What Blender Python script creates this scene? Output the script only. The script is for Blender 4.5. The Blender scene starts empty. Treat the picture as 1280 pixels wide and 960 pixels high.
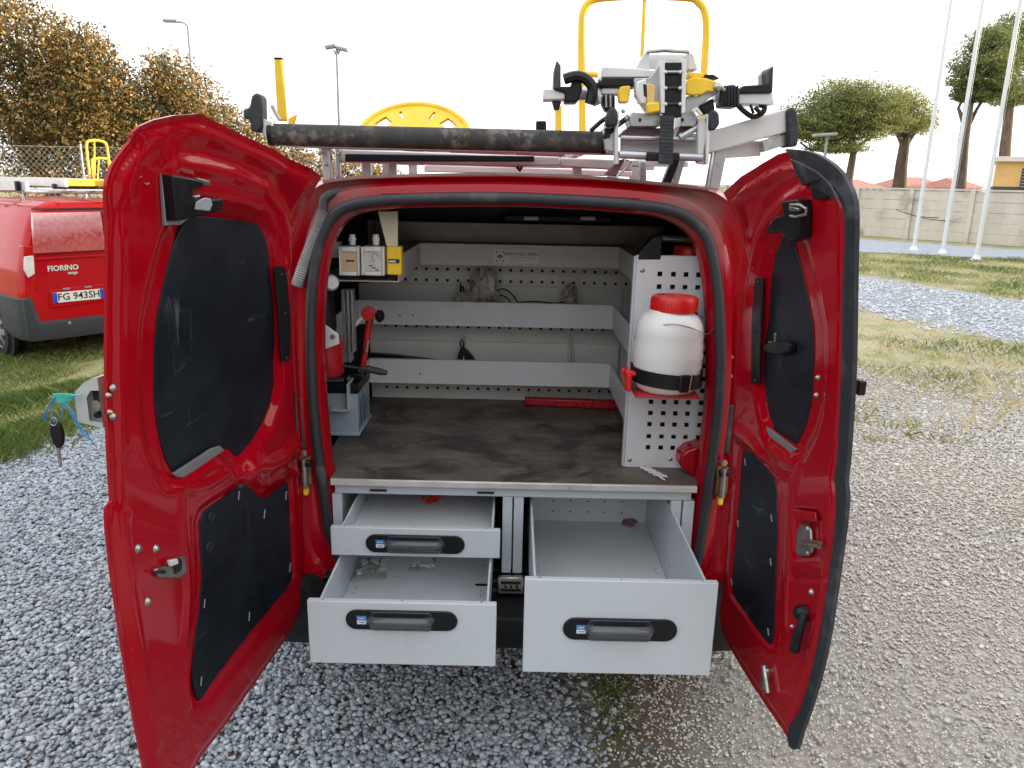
import bpy, bmesh, math, random
import numpy as np
from mathutils import Vector, Matrix, noise
random.seed(7); RNG = np.random.default_rng(7)
S = bpy.context.scene; C = S.collection
R = math.radians

# ------------------------------------------------------------------ camera
CAM = Vector((0.0, -2.1, 1.65)); PITCH = R(14.7); ROLL = R(1.2); FPX = 961.0   # focal length in photo pixels (1280 wide)
F0 = Vector((0, math.cos(PITCH), -math.sin(PITCH)))
R0 = Vector((1, 0, 0)); U0 = R0.cross(F0)
RV = R0*math.cos(ROLL) + U0*math.sin(ROLL); UV = U0*math.cos(ROLL) - R0*math.sin(ROLL)
cd = bpy.data.cameras.new('camera'); cam = bpy.data.objects.new('camera', cd); C.objects.link(cam)
cd.sensor_width = 36; cd.lens = FPX/1280*36; cd.clip_start = 0.05; cd.clip_end = 2000
cam.matrix_world = Matrix(((RV.x, UV.x, -F0.x, CAM.x), (RV.y, UV.y, -F0.y, CAM.y), (RV.z, UV.z, -F0.z, CAM.z), (0, 0, 0, 1)))
S.camera = cam

# ------------------------------------------------------------------ sky, sun, exposure
SUN_EL, SUN_AZ = 9.0, 78.0        # azimuth measured from +Y towards +X
w = bpy.data.worlds.new('World'); S.world = w; w.use_nodes = True
nt = w.node_tree; bg = nt.nodes['Background']
sk = nt.nodes.new('ShaderNodeTexSky'); sk.sky_type = 'NISHITA'; sk.sun_disc = False
sk.sun_elevation = R(SUN_EL); sk.sun_rotation = R(SUN_AZ); sk.air_density = 1.0; sk.dust_density = 3.5; sk.ozone_density = 1.6
veil = nt.nodes.new('ShaderNodeMix'); veil.data_type = 'RGBA'; veil.inputs[0].default_value = .78; veil.inputs[7].default_value = (6.5, 6.6, 6.75, 1)   # thin bright cloud veil over the whole sky
nt.links.new(sk.outputs[0], veil.inputs[6]); nt.links.new(veil.outputs[2], bg.inputs[0]); bg.inputs[1].default_value = 0.15
sl = bpy.data.lights.new('sun', 'SUN'); sun = bpy.data.objects.new('sun', sl); C.objects.link(sun)
sl.energy = 4.6; sl.angle = R(0.5); sl.color = (1.0, 0.84, 0.60)
sd = Vector((math.sin(R(SUN_AZ))*math.cos(R(SUN_EL)), math.cos(R(SUN_AZ))*math.cos(R(SUN_EL)), math.sin(R(SUN_EL))))
sun.rotation_euler = sd.to_track_quat('Z', 'Y').to_euler()
S.view_settings.view_transform = 'Standard'; S.view_settings.look = 'None'; S.view_settings.gamma = 1.0
S.view_settings.use_curve_mapping = False; S.view_settings.exposure = 1.08
S.cycles.max_bounces = 12; S.cycles.diffuse_bounces = 9; S.cycles.glossy_bounces = 4; S.cycles.use_denoising = True

# ------------------------------------------------------------------ measuring helpers: photo pixel -> point in the place
def ray(px, py): return (F0*FPX + RV*(px-640) - UV*(py-480)).normalized()
def onY(px, py, Y): r = ray(px, py); return CAM + r*((Y-CAM.y)/r.y)
def onX(px, py, X): r = ray(px, py); return CAM + r*((X-CAM.x)/r.x)
def onZ(px, py, Z): r = ray(px, py); return CAM + r*((Z-CAM.z)/r.z)
def lean(z): return 0.07*((z-1.0)/0.7)**2 if z > 1.0 else 0.03*((1.0-z)/0.6)**2
def onV(px, py, k=0.0):            # on the van's leaning rear surface
    z = 1.0
    for _ in range(8): p = onY(px, py, k+lean(z)); z = p.z
    return p

# ------------------------------------------------------------------ object helpers
WM = {}
def thing(name, label, cat, loc=(0, 0, 0), group=None, rz=0):
    o = bpy.data.objects.new(name, None); C.objects.link(o); o.location = loc; o.rotation_euler = (0, 0, rz); o.empty_display_size = 0.1
    o['label'] = label; o['category'] = cat
    if group: o['group'] = group
    WM[o] = Matrix.Translation(Vector(loc)) @ Matrix.Rotation(rz, 4, 'Z')
    return o
def tag(o, label=None, cat=None, group=None, kind=None):
    if label: o['label'] = label
    if cat: o['category'] = cat
    if group: o['group'] = group
    if kind: o['kind'] = kind
    return o
def link(name, me, parent=None):
    o = bpy.data.objects.new(name, me); C.objects.link(o)
    if parent is not None:
        o.parent = parent; o.matrix_parent_inverse = WM[parent].inverted(); 
    WM[o] = Matrix.Identity(4)
    return o
def copy_tree(o, parent=None):
    c = o.copy(); C.objects.link(c)
    if parent is not None: c.parent = parent
    for ch in list(o.children): copy_tree(ch, c)
    return c
def mesh_np(name, V, Fc, mat, parent=None, smooth=False, n=4):
    """V (N,3) array, Fc (M,n) index array"""
    me = bpy.data.meshes.new(name)
    V = np.asarray(V, np.float32); Fc = np.asarray(Fc, np.int32)
    me.vertices.add(len(V)); me.vertices.foreach_set('co', V.ravel())
    me.loops.add(Fc.size); me.loops.foreach_set('vertex_index', Fc.ravel())
    me.polygons.add(len(Fc)); me.polygons.foreach_set('loop_start', np.arange(0, Fc.size, Fc.shape[1], dtype=np.int32))
    me.polygons.foreach_set('loop_total', np.full(len(Fc), Fc.shape[1], np.int32))
    me.update(calc_edges=True); me.validate()
    if smooth: me.polygons.foreach_set('use_smooth', np.ones(len(me.polygons), bool))
    me.materials.append(mat)
    return link(name, me, parent)

def frame_of(d):
    d = d.normalized(); a = Vector((0, 0, 1)) if abs(d.z) < .9 else Vector((1, 0, 0))
    x = d.cross(a).normalized(); return x, d.cross(x).normalized()
class MB:
    def __init__(s): s.v = []; s.f = []; s.sm = []
    def add(s, vs, fs, smooth=False):
        b = len(s.v); s.v += [tuple(p) for p in vs]; s.f += [tuple(i+b for i in f) for f in fs]; s.sm += [smooth]*len(fs); return s
    def box(s, c, d, rot=None, ax=None):
        c = Vector(c); hx, hy, hz = d[0]/2, d[1]/2, d[2]/2
        X, Y, Z = ax if ax else (Vector((1, 0, 0)), Vector((0, 1, 0)), Vector((0, 0, 1)))
        if rot: M = Matrix.Rotation(rot[1], 3, rot[0]); X, Y, Z = M@X, M@Y, M@Z
        P = [c + X*(hx*i) + Y*(hy*j) + Z*(hz*k) for i in (-1, 1) for j in (-1, 1) for k in (-1, 1)]
        return s.add(P, [(0, 1, 3, 2), (4, 6, 7, 5), (0, 4, 5, 1), (2, 3, 7, 6), (0, 2, 6, 4), (1, 5, 7, 3)])
    def span(s, a, b):                      # box by two corners
        a = Vector(a); b = Vector(b); return s.box((a+b)/2, [abs(b[i]-a[i]) for i in range(3)])
    def cyl(s, a, b, r, r2=None, n=14, caps=True):
        a = Vector(a); b = Vector(b); r2 = r if r2 is None else r2; x, y = frame_of(b-a)
        P = [p + (x*math.cos(t)+y*math.sin(t))*q for p, q in ((a, r), (b, r2)) for t in [2*math.pi*i/n for i in range(n)]]
        s.add(P, [(i, (i+1) % n, n+(i+1) % n, n+i) for i in range(n)], True)
        if caps: s.add(P, [tuple(range(n-1, -1, -1)), tuple(range(n, 2*n))])
        return s
    def tube(s, pts, r, n=8, closed=False, flat=1.0):
        pts = [Vector(p) for p in pts]; m = len(pts); rs = r if isinstance(r, (list, tuple)) else [r]*m
        x = None; P = []
        for i, p in enumerate(pts):
            a = pts[i-1] if (i > 0 or closed) else p; b = pts[(i+1) % m] if (i < m-1 or closed) else p
            d = (b-a)
            d = d.normalized() if d.length > 1e-9 else Vector((0, 0, 1))
            if x is None: x, _ = frame_of(d)
            x = (x - d*x.dot(d)).normalized(); y = d.cross(x)
            P += [p + (x*math.cos(t) + y*math.sin(t)*flat)*rs[i] for t in [2*math.pi*k/n for k in range(n)]]
        f = []
        for i in range(m if closed else m-1):
            j = (i+1) % m; f += [(i*n+k, i*n+(k+1) % n, j*n+(k+1) % n, j*n+k) for k in range(n)]
        s.add(P, f, True)
        if not closed: s.add(P, [tuple(range(n-1, -1, -1)), tuple(range((m-1)*n, m*n))])
        return s
    def prism(s, pts, off, smooth=False):   # polygon extruded by vector(s)
        n = len(pts); off = Vector(off); P = [Vector(p) for p in pts]; P += [p+off for p in P]
        return s.add(P, [tuple(range(n-1, -1, -1)), tuple(range(n, 2*n))] + [(i, (i+1) % n, n+(i+1) % n, n+i) for i in range(n)])
    def lathe(s, c, prof, n=28, axis=None):
        c = Vector(c); ax = Vector(axis) if axis else Vector((0, 0, 1)); x, y = frame_of(ax); ax = ax.normalized()
        P = [c + ax*z + (x*math.cos(t)+y*math.sin(t))*r for r, z in prof for t in [2*math.pi*i/n for i in range(n)]]
        m = len(prof)
        return s.add(P, [(i*n+k, i*n+(k+1) % n, (i+1)*n+(k+1) % n, (i+1)*n+k) for i in range(m-1) for k in range(n)], True)
    def quadstrip(s, A, B, smooth=True):
        n = len(A); return s.add(list(A)+list(B), [(i, i+1, n+i+1, n+i) for i in range(n-1)], smooth)
    def build(s, name, mat, parent=None, bevel=0, seg=2, subd=0):
        me = bpy.data.meshes.new(name); me.from_pydata(s.v, [], s.f); me.validate()
        bm = bmesh.new(); bm.from_mesh(me)
        if len(s.v) < 40000: bmesh.ops.remove_doubles(bm, verts=bm.verts, dist=1e-6)
        bmesh.ops.recalc_face_normals(bm, faces=bm.faces)
        for e in bm.edges:
            if len(e.link_faces) == 2 and e.calc_face_angle(0) > 0.7: e.smooth = False
        sm = any(s.sm) or bevel > 0
        for f in bm.faces: f.smooth = sm
        bm.to_mesh(me); bm.free()
        me.materials.append(mat)
        o = link(name, me, parent)
        if bevel:
            m = o.modifiers.new('bevel', 'BEVEL'); m.width = bevel; m.segments = seg; m.limit_method = 'ANGLE'; m.angle_limit = R(40)
        return o

# ------------------------------------------------------------------ materials
def col(h): 
    return tuple(((c/255)/12.92 if c/255 <= .04045 else ((c/255+.055)/1.055)**2.4) for c in h) + (1,)
class NB:
    def __init__(s, name):
        s.m = bpy.data.materials.new(name); s.m.use_nodes = True; s.t = s.m.node_tree; s.b = s.t.nodes['Principled BSDF']
        s.tc = s.t.nodes.new('ShaderNodeTexCoord'); s.co = s.tc.outputs['Object']
    def n(s, ty, **k):
        x = s.t.nodes.new(ty)
        for a, v in k.items(): setattr(x, a, v)
        return x
    def l(s, a, b): s.t.links.new(a, b)
    def noise(s, scale, detail=4, rough=.55, co=None, dist=0, stretch=None):
        x = s.n('ShaderNodeTexNoise'); x.inputs['Scale'].default_value = scale; x.inputs['Detail'].default_value = detail
        x.inputs['Roughness'].default_value = rough; x.inputs['Distortion'].default_value = dist
        c = co or s.co
        if stretch:
            mp = s.n('ShaderNodeMapping'); mp.inputs['Scale'].default_value = stretch; s.l(c, mp.inputs[0]); c = mp.outputs[0]
        s.l(c, x.inputs['Vector']); return x.outputs[0]
    def ramp(s, f, a, b, c0=0.0, c1=1.0):
        x = s.n('ShaderNodeMapRange'); x.clamp = True; x.interpolation_type = 'SMOOTHSTEP'
        for i, v in enumerate((a, b, c0, c1)): x.inputs[1+i].default_value = v
        s.l(f, x.inputs[0]); return x.outputs[0]
    def mix(s, f, a, b, mode='MIX'):
        x = s.n('ShaderNodeMix', data_type='RGBA', blend_type=mode)
        for i, v in ((0, f), (6, a), (7, b)):
            if isinstance(v, (int, float)): x.inputs[i].default_value = v
            elif isinstance(v, tuple): x.inputs[i].default_value = v
            else: s.l(v, x.inputs[i])
        return x.outputs[2]
    def math(s, op, a, b=None):
        x = s.n('ShaderNodeMath', operation=op)
        for i, v in ((0, a), (1, b)):
            if v is None: continue
            if isinstance(v, (int, float)): x.inputs[i].default_value = v
            else: s.l(v, x.inputs[i])
        return x.outputs[0]
    def bump(s, h, strength=.3, dist=.01):
        x = s.n('ShaderNodeBump'); x.inputs['Strength'].default_value = strength; x.inputs['Distance'].default_value = dist
        s.l(h, x.inputs['Height']); s.l(x.outputs[0], s.b.inputs['Normal']); return x
    def set(s, **k):
        for a, v in k.items():
            i = s.b.inputs[a.replace('_', ' ')]
            if isinstance(v, (int, float, tuple)): i.default_value = v
            else: s.l(v, i)
        return s
def M(name, c, rough=.5, metal=0, var=.12, ns=9, bump=0, bs=60, coat=0, dirt=None, dirt_c=(110, 100, 85), dscale=5, spec=.5, alpha=1, trans=0, stretch=None, scuff=0):
    s = NB(name); c = col(c); d = tuple(x*(1-var) for x in c[:3])+(1,); e = tuple(min(1, x*(1+var)) for x in c[:3])+(1,)
    n1 = s.noise(ns, 5, stretch=stretch); cc = s.mix(s.ramp(n1, .3, .7), d, e)
    rr = s.ramp(s.noise(ns*3.1, 4), .3, .7, max(0.02, rough-.07), min(1, rough+.09))
    if dirt:
        dm = s.ramp(s.noise(dscale, 7, .65, dist=.3), 1-dirt, 1-dirt+.22); dm = s.math('MULTIPLY', dm, .75)
        cc = s.mix(dm, cc, col(dirt_c)); rr = s.math('MAXIMUM', rr, s.math('MULTIPLY', dm, .8))
    if scuff:
        s1 = s.noise(6, 9, .8, stretch=(.25, 1, 2.2), dist=1.4); s2 = s.noise(8, 9, .8, stretch=(2, 1, .3), dist=1.1); q = s.math('MAXIMUM', s.ramp(s1, .61, .65), s.ramp(s2, .63, .67)); q = s.math('MULTIPLY', q, s.ramp(s.noise(3, 4), .42, .6))
        cc = s.mix(s.math('MULTIPLY', q, scuff), cc, col((96, 92, 86))); fm = s.ramp(s.noise(2.2, 7, .7), .52, .72); cc = s.mix(s.math('MULTIPLY', fm, scuff*.45), cc, col((140, 132, 120)))
    s.set(Base_Color=cc, Roughness=rr, Metallic=metal, Coat_Weight=coat, Specular_IOR_Level=spec, Alpha=alpha, Transmission_Weight=trans)
    if coat: s.set(Coat_Roughness=.06)
    if bump: s.bump(s.noise(bs, 4), bump, .004)
    return s.m

def red_paint(name, c=(157, 4, 23), dust=.36, corner=False, coat=.36):
    s = NB(name)
    big = s.noise(2.2, 4); fine = s.noise(34, 6, .7); scr = s.noise(9, 8, .75, stretch=(1, 1, .25))
    base = s.mix(s.ramp(big, .35, .65), col(c), col((c[0]+8, c[1]+3, c[2]+3)))
    dm = s.math('MULTIPLY', s.ramp(s.noise(3.4, 8, .68, dist=.5), 1-dust, 1-dust+.22), s.ramp(fine, .3, .75, .25, 1))
    base = s.mix(s.math('MULTIPLY', dm, .22), base, col((128, 104, 96)))
    v = s.n('ShaderNodeTexVoronoi'); v.inputs['Scale'].default_value = 70; s.l(s.co, v.inputs['Vector'])
    sp = s.math('MULTIPLY', s.ramp(v.outputs['Distance'], .05, .1, 1, 0), s.ramp(s.noise(6, 3), .6, .7))
    base = s.mix(s.math('MULTIPLY', sp, .5), base, col((200, 170, 160)))
    if corner:                       # road dust gathered on the two upper corners of the door frame
        sp_ = s.n('ShaderNodeSeparateXYZ'); s.l(s.co, sp_.inputs[0]); ax = s.math('ABSOLUTE', sp_.outputs[0])
        cm_ = s.math('MULTIPLY', s.math('MULTIPLY', s.ramp(ax, .36, .46), s.ramp(ax, .55, .60, 1, 0)), s.ramp(sp_.outputs[2], 1.42, 1.6)); cm_ = s.math('MULTIPLY', cm_, s.ramp(s.noise(7, 7, .7), .32, .62, .35, .9)); base = s.mix(cm_, base, col((112, 82, 76))); dm = s.math('MAXIMUM', dm, cm_)
    s.set(Base_Color=base, Roughness=s.math('ADD', s.ramp(scr, .35, .75, .10, .24), s.math('MULTIPLY', dm, .35)), Coat_Weight=coat, Coat_Roughness=.03, Specular_IOR_Level=.22)
    s.bump(s.math('ADD', s.noise(26, 3), s.math('MULTIPLY', s.noise(5, 2), 1.6)), .05, .003)
    return s.m
RED = red_paint('red_paint')
RED_DIRTY = red_paint('dusty_red_paint', (150, 4, 22), .42, True)
def board_mat():
    s = NB('black_board'); sc1 = s.noise(5, 9, .8, stretch=(1, 1, .12), dist=1.2); sc2 = s.noise(7, 9, .8, stretch=(.4, .4, 3), dist=1.5); sm = s.noise(3.5, 6, .7)
    c = s.mix(s.ramp(sm, .35, .7), col((17, 23, 31)), col((30, 37, 45))); m = s.math('MAXIMUM', s.ramp(sc1, .57, .61), s.ramp(sc2, .59, .63)); m = s.math('MULTIPLY', m, s.ramp(s.noise(4.6, 3), .5, .6))
    c = s.mix(s.math('MULTIPLY', m, .6), c, col((96, 104, 110))); s.set(Base_Color=c, Roughness=s.ramp(sm, .3, .7, .36, .55), Specular_IOR_Level=.3); s.bump(s.noise(240, 3), .15, .002); return s.m
BLACKP = board_mat()
BLACKPL = M('black_plastic', (19, 21, 25), .42, spec=.35, bump=.2, bs=120, dirt=.36, dirt_c=(80, 80, 80), dscale=12)
RUBBER = M('rubber_seal', (46, 47, 52), .55, bump=.25, bs=80, dirt=.45, dirt_c=(105, 100, 95), dscale=9)
TRIM = M('door_edge_rubber', (38, 43, 49), .5, bump=.3, bs=60, dirt=.5, dirt_c=(95, 96, 98), dscale=11)
GREY = M('grey_painted_steel', (212, 216, 219), .38, var=.05, ns=3, bump=.06, bs=200, dirt=.3, dirt_c=(128, 124, 116), dscale=5, spec=.5, scuff=.4)
GREY2 = M('warm_grey_painted_steel', (208, 208, 204), .42, var=.06, ns=3, bump=.06, bs=200, dirt=.36, dirt_c=(110, 104, 96), dscale=6)
GREYF = M('light_grey_drawer_steel', (194, 202, 208), .34, var=.03, ns=2, bump=.05, bs=220, dirt=.30, dirt_c=(158, 156, 150), dscale=5, scuff=.4)
ALU = M('aluminium', (188, 190, 193), .35, metal=.85, var=.1, ns=14, bump=.15, bs=90, dirt=.4, dirt_c=(130, 126, 120), dscale=12, stretch=(1, 1, .2))
ALUW = M('white_aluminium', (222, 222, 222), .35, metal=.25, var=.06, ns=6, dirt=.36, dirt_c=(150, 148, 142), dscale=8)
STEEL = M('zinc_steel', (170, 168, 160), .32, metal=.9, var=.15, ns=30, bump=.2, bs=150)
YEL = M('yellow_paint', (242, 200, 52), .4, var=.08, ns=12, dirt=.35, dirt_c=(150, 125, 60), dscale=16)
DARKIN = M('dark_interior_steel', (36, 34, 36), .55, var=.3, ns=5, bump=.15, bs=40)
WHITEPL = M('white_plastic', (214, 214, 210), .4, var=.05, ns=6, dirt=.3, dirt_c=(150, 145, 130), dscale=10)
CREAM = M('cream_plastic', (212, 206, 178), .5, var=.05)
REDPL = M('red_plastic', (206, 28, 20), .35, var=.08)
REDTOOL = M('red_tool_enamel', (170, 20, 28), .3, var=.15, ns=20, dirt=.36, dirt_c=(90, 40, 35), dscale=20)
BLUEL = M('blue_label', (70, 130, 190), .5, var=.03)
PAPER = M('white_label', (226, 224, 216), .6, var=.03)
INK = M('dark_ink', (30, 30, 34), .6, var=.02)
GLASSG = M('smoky_handle_plastic', (96, 100, 106), .12, var=.1, trans=.35, spec=.6)
BAG = M('clear_polythene', (215, 215, 208), .15, var=.1, trans=.6, bump=.6, bs=45)
TYRE = M('tyre_rubber', (22, 22, 24), .75, bump=.4, bs=70, dirt=.45, dirt_c=(80, 76, 68), dscale=8)
def wood_top():
    s = NB('stained_plywood')
    g = s.noise(5, 8, .7, stretch=(.8, 2.6, 2.6), dist=.6); st = s.noise(4.5, 7, .65, dist=.8); fine = s.noise(70, 4, .7, stretch=(.25, 1, 1))
    c = s.mix(s.ramp(g, .3, .7), col((84, 77, 72)), col((118, 109, 102)))
    c = s.mix(s.ramp(st, .45, .62), c, col((62, 56, 54)))
    c = s.mix(s.math('MULTIPLY', s.ramp(fine, .56, .78), .3), c, col((150, 140, 130)))
    c = s.mix(s.math('MULTIPLY', s.ramp(s.noise(7, 6, .7), .54, .68), .38), c, col((150, 143, 136)))
    s.set(Base_Color=c, Roughness=s.ramp(st, .3, .7, .62, .42)); s.bump(fine, .25, .002); return s.m
WOOD = wood_top()
def roller_mat():
    s = NB('worn_rubber_roller'); a = s.noise(22, 8, .72); b = s.noise(6, 4, stretch=(1, .3, .3))
    wear = s.math('MULTIPLY', s.ramp(a, .47, .60), s.ramp(b, .36, .55))
    s.set(Base_Color=s.mix(wear, col((52, 50, 50)), col((112, 104, 96))), Roughness=.7); s.bump(a, .4, .003); return s.m
ROLLER = roller_mat()

# ================================================================== SETTING
def gz(x, y):                        # ground height: the parking strip on the left lies a little lower
    t = min(1, max(0, (-x-2.6)/2.4)); u = min(1, max(0, (y-1.0)/2.5))
    return -0.35*t*t*(3-2*t)*u*u*(3-2*u)
def gzn(X, Y):
    t = np.clip((-X-2.6)/2.4, 0, 1); u = np.clip((Y-1.0)/2.5, 0, 1)
    return -0.35*t*t*(3-2*t)*u*u*(3-2*u)
def seg_axis(a, b, near, m): return np.unique(np.concatenate([np.linspace(a, -near, m), np.linspace(-near, near, 90), np.linspace(near, b, m)]))
gx = np.unique(np.concatenate([[-400, -150, -60], np.linspace(-25, 25, 160), [60, 150, 400]])); gy = np.unique(np.concatenate([[-200, -60, -20], np.linspace(-8, 32, 150), [60, 150, 400, 600]]))
XX, YY = np.meshgrid(gx, gy); ZZ = gzn(XX, YY)
nz = np.array([noise.noise(Vector((x*1.3, y*1.3, 0)))*0.012 + noise.noise(Vector((x*4, y*4, 3)))*0.005 for x, y in zip(XX.ravel(), YY.ravel())]).reshape(XX.shape)
ZZ = ZZ + nz*(np.abs(XX) < 26) - .006
nx_, ny_ = len(gx), len(gy); idx = np.arange(nx_*ny_).reshape(ny_, nx_)
GF = np.stack([idx[:-1, :-1], idx[:-1, 1:], idx[1:, 1:], idx[1:, :-1]], -1).reshape(-1, 4)
def ground_mat():
    s = NB('ground'); sep = s.n('ShaderNodeSeparateXYZ'); s.l(s.co, sep.inputs[0]); X, Y = sep.outputs[0], sep.outputs[1]
    wob = s.math('MULTIPLY', s.math('SUBTRACT', s.noise(1.1, 6, .7), .5), 1.6); wob2 = s.math('MULTIPLY', s.math('SUBTRACT', s.noise(5, 5, .7), .5), .7)
    W_ = s.math('ADD', wob, wob2)
    v1 = s.n('ShaderNodeTexVoronoi'); v1.inputs['Scale'].default_value = 42; s.l(s.co, v1.inputs['Vector'])
    v2 = s.n('ShaderNodeTexVoronoi'); v2.inputs['Scale'].default_value = 85; s.l(s.co, v2.inputs['Vector'])
    vs = s.n('ShaderNodeSeparateColor'); s.l(v1.outputs['Color'], vs.inputs[0]); vt = s.n('ShaderNodeSeparateColor'); s.l(v2.outputs['Color'], vt.inputs[0])
    coarse = s.mix(vs.outputs[0], col((112, 118, 128)), col((190, 196, 204))); coarse = s.mix(s.ramp(v1.outputs['Distance'], .35, .75), coarse, col((92, 96, 102)))
    fine = s.mix(vt.outputs[0], col((132, 128, 121)), col((196, 192, 184))); fine = s.mix(s.ramp(s.noise(1.6, 6, .7), .35, .7), fine, s.mix(vt.outputs[1], col((140, 134, 125)), col((180, 174, 164))))
    soil = s.mix(s.noise(30, 6, .7), col((78, 68, 56)), col((124, 112, 94)))
    g1 = s.noise(38, 6, .75); grass = s.mix(s.ramp(g1, .35, .65), col((116, 124, 76)), col((166, 164, 118)))
    dry = s.mix(s.ramp(g1, .35, .68), col((148, 138, 106)), col((204, 190, 154)))
    # right hand zones measured across the gravel track (s runs from the van towards the flagpoles)
    sd_ = s.math('ADD', s.math('ADD', s.math('MULTIPLY', X, .943), s.math('MULTIPLY', Y, .337)), W_)
    band = lambda a, b, e=.35: s.math('MULTIPLY', s.ramp(sd_, a-e, a+e), s.ramp(sd_, b-e, b+e, 1, 0))
    c = fine
    dm = s.math('MULTIPLY', band(2.9, 3.9), s.ramp(s.noise(3, 5, .7), .35, .55)); c = s.mix(s.math('MULTIPLY', dm, .8), c, dry)
    dk = s.math('MULTIPLY', s.ramp(s.noise(.9, 5, .6), .5, .66), s.ramp(Y, .8, 2.4)); c = s.mix(s.math('MULTIPLY', dk, .35), c, s.mix(vt.outputs[0], col((84, 80, 76)), col((132, 126, 118))))
    c = s.mix(s.math('MULTIPLY', band(4.9, 7.7), s.ramp(s.noise(2.2, 6, .7), .32, .55)), c, s.mix(s.ramp(s.noise(1.7, 5, .7), .45, .62), dry, grass))
    c = s.mix(band(7.7, 10.9, .25), c, s.mix(.35, coarse, col((186, 190, 196))))
    c = s.mix(s.ramp(sd_, 10.8, 11.3), c, s.mix(s.ramp(s.noise(1.2, 6, .7), .4, .62), grass, dry))
    # soil seam beside the coarse gravel
    xs = s.math('ADD', X, s.math('MULTIPLY', W_, .10))
    near = s.ramp(Y, 1.5, 2.5, 1, 0)
    seam = s.math('MULTIPLY', s.math('MULTIPLY', s.ramp(xs, .2, .32), s.ramp(xs, .42, .85, 1, 0)), near); c = s.mix(seam, c, soil)
    c = s.mix(s.ramp(xs, .24, .3, 1, 0), c, s.mix(.45, coarse, soil))
    # grass on the left
    lx = s.math('SUBTRACT', s.math('MULTIPLY', Y, .25), s.math('ADD', X, s.math('MULTIPLY', W_, .35)))
    gl = s.ramp(lx, 3.35, 3.75); c = s.mix(gl, c, s.mix(s.ramp(s.noise(1.6, 6, .7), .45, .6), grass, s.mix(.5, dry, soil)))
    s.set(Base_Color=c, Roughness=.95, Specular_IOR_Level=.2)
    h = s.math('ADD', s.math('MULTIPLY', s.math('SUBTRACT', 1, v1.outputs['Distance']), .6), s.math('MULTIPLY', s.noise(70, 6, .7), .5))
    s.bump(h, .7, .007); return s.m
g = mesh_np('ground', np.stack([XX, YY, ZZ], -1).reshape(-1, 3), GF, ground_mat(), smooth=True); g['kind'] = 'structure'

# tarmac road before the concrete wall
rp = [onZ(900, 318, 0), onZ(1066, 315, 0), onZ(1280, 325, 0), Vector((30, 15.2, 0)), Vector((30, 18.2, 0)), onZ(1280, 313, 0), onZ(1066, 299, 0), onZ(900, 290, 0)]
ROADM = M('hazed_worn_asphalt', (158, 163, 172), .85, var=.12, ns=3, bump=.5, bs=60, dirt=.3, dirt_c=(150, 146, 138), dscale=2)  # worn tarmac, its colour paled further to stand in for glare haze
mb = MB(); mb.prism([Vector((p.x, p.y, .004)) for p in rp], (0, 0, .012)); o = mb.build('road', ROADM); o['kind'] = 'structure'

# ---- gravel: loose crushed stones
def icos():
    t = (1+5**.5)/2; v = np.array([(-1, t, 0), (1, t, 0), (-1, -t, 0), (1, -t, 0), (0, -1, t), (0, 1, t), (0, -1, -t), (0, 1, -t), (t, 0, -1), (t, 0, 1), (-t, 0, -1), (-t, 0, 1)], float)
    f = np.array([(0, 11, 5), (0, 5, 1), (0, 1, 7), (0, 7, 10), (0, 10, 11), (1, 5, 9), (5, 11, 4), (11, 10, 2), (10, 7, 6), (7, 1, 8), (3, 9, 4), (3, 4, 2), (3, 2, 6), (3, 6, 8), (3, 8, 9), (4, 9, 5), (2, 4, 11), (6, 2, 10), (8, 6, 7), (9, 8, 1)])
    return v/np.linalg.norm(v[0]), f
def rand_rot(n):
    q = RNG.normal(size=(n, 4)); q /= np.linalg.norm(q, axis=1)[:, None]; a, b, c, d = q.T
    return np.stack([np.stack([a*a+b*b-c*c-d*d, 2*(b*c-a*d), 2*(b*d+a*c)], -1), np.stack([2*(b*c+a*d), a*a-b*b+c*c-d*d, 2*(c*d-a*b)], -1), np.stack([2*(b*d-a*c), 2*(c*d+a*b), a*a-b*b-c*c+d*d], -1)], 1)
def stones(name, P, size, mat, squash=.62, tint=None, lo=0.0):
    v, f = icos(); n = len(P); Vv = v[None]*(1+RNG.uniform(-.3, .3, (n, 12, 1))); Vv = Vv*RNG.uniform(.6, 1.25, (n, 1, 3))*size[:, None, None]
    Vv = np.einsum('nij,nkj->nki', rand_rot(n), Vv); Vv[..., 2] *= squash; Vv += P[:, None]
    Fa = (f[None] + (np.arange(n)*12)[:, None, None]).reshape(-1, 3)
    o = mesh_np(name, Vv.reshape(-1, 3), Fa, mat); me = o.data
    a = me.color_attributes.new('tint', 'FLOAT_COLOR', 'POINT'); g_ = np.clip(tint if tint is not None else RNG.beta(2, 2, n), 0, 1)
    cc = np.ones((n, 12, 4), np.float32); cc[..., 0] = g_[:, None]; cc[..., 1] = RNG.random(n)[:, None]; a.data.foreach_set('color', cc.ravel()); o['kind'] = 'stuff'; return o
def stone_mat(name, dark, light, warm, spec=.3):
    s = NB(name); a = s.n('ShaderNodeAttribute', attribute_name='tint'); sp = s.n('ShaderNodeSeparateColor'); s.l(a.outputs['Color'], sp.inputs[0])
    c = s.mix(sp.outputs[0], col(dark), col(light)); c = s.mix(s.ramp(sp.outputs[1], .6, 1), c, s.mix(.5, c, col(warm)))
    c = s.mix(s.math('MULTIPLY', s.ramp(s.noise(160, 4), .4, .7), .35), c, col(light)); s.set(Base_Color=c, Roughness=.8, Specular_IOR_Level=spec); return s.m
def visible(X, Y, m=170):
    P = np.stack([X, Y, np.zeros_like(X)], -1) - np.array(CAM); d = P@np.array(F0)
    u = 640+FPX*(P@np.array(RV))/d; v_ = 480-FPX*(P@np.array(UV))/d; return (u > -m) & (u < 1280+m) & (v_ < 960+m*2) & (d > 0)
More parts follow.
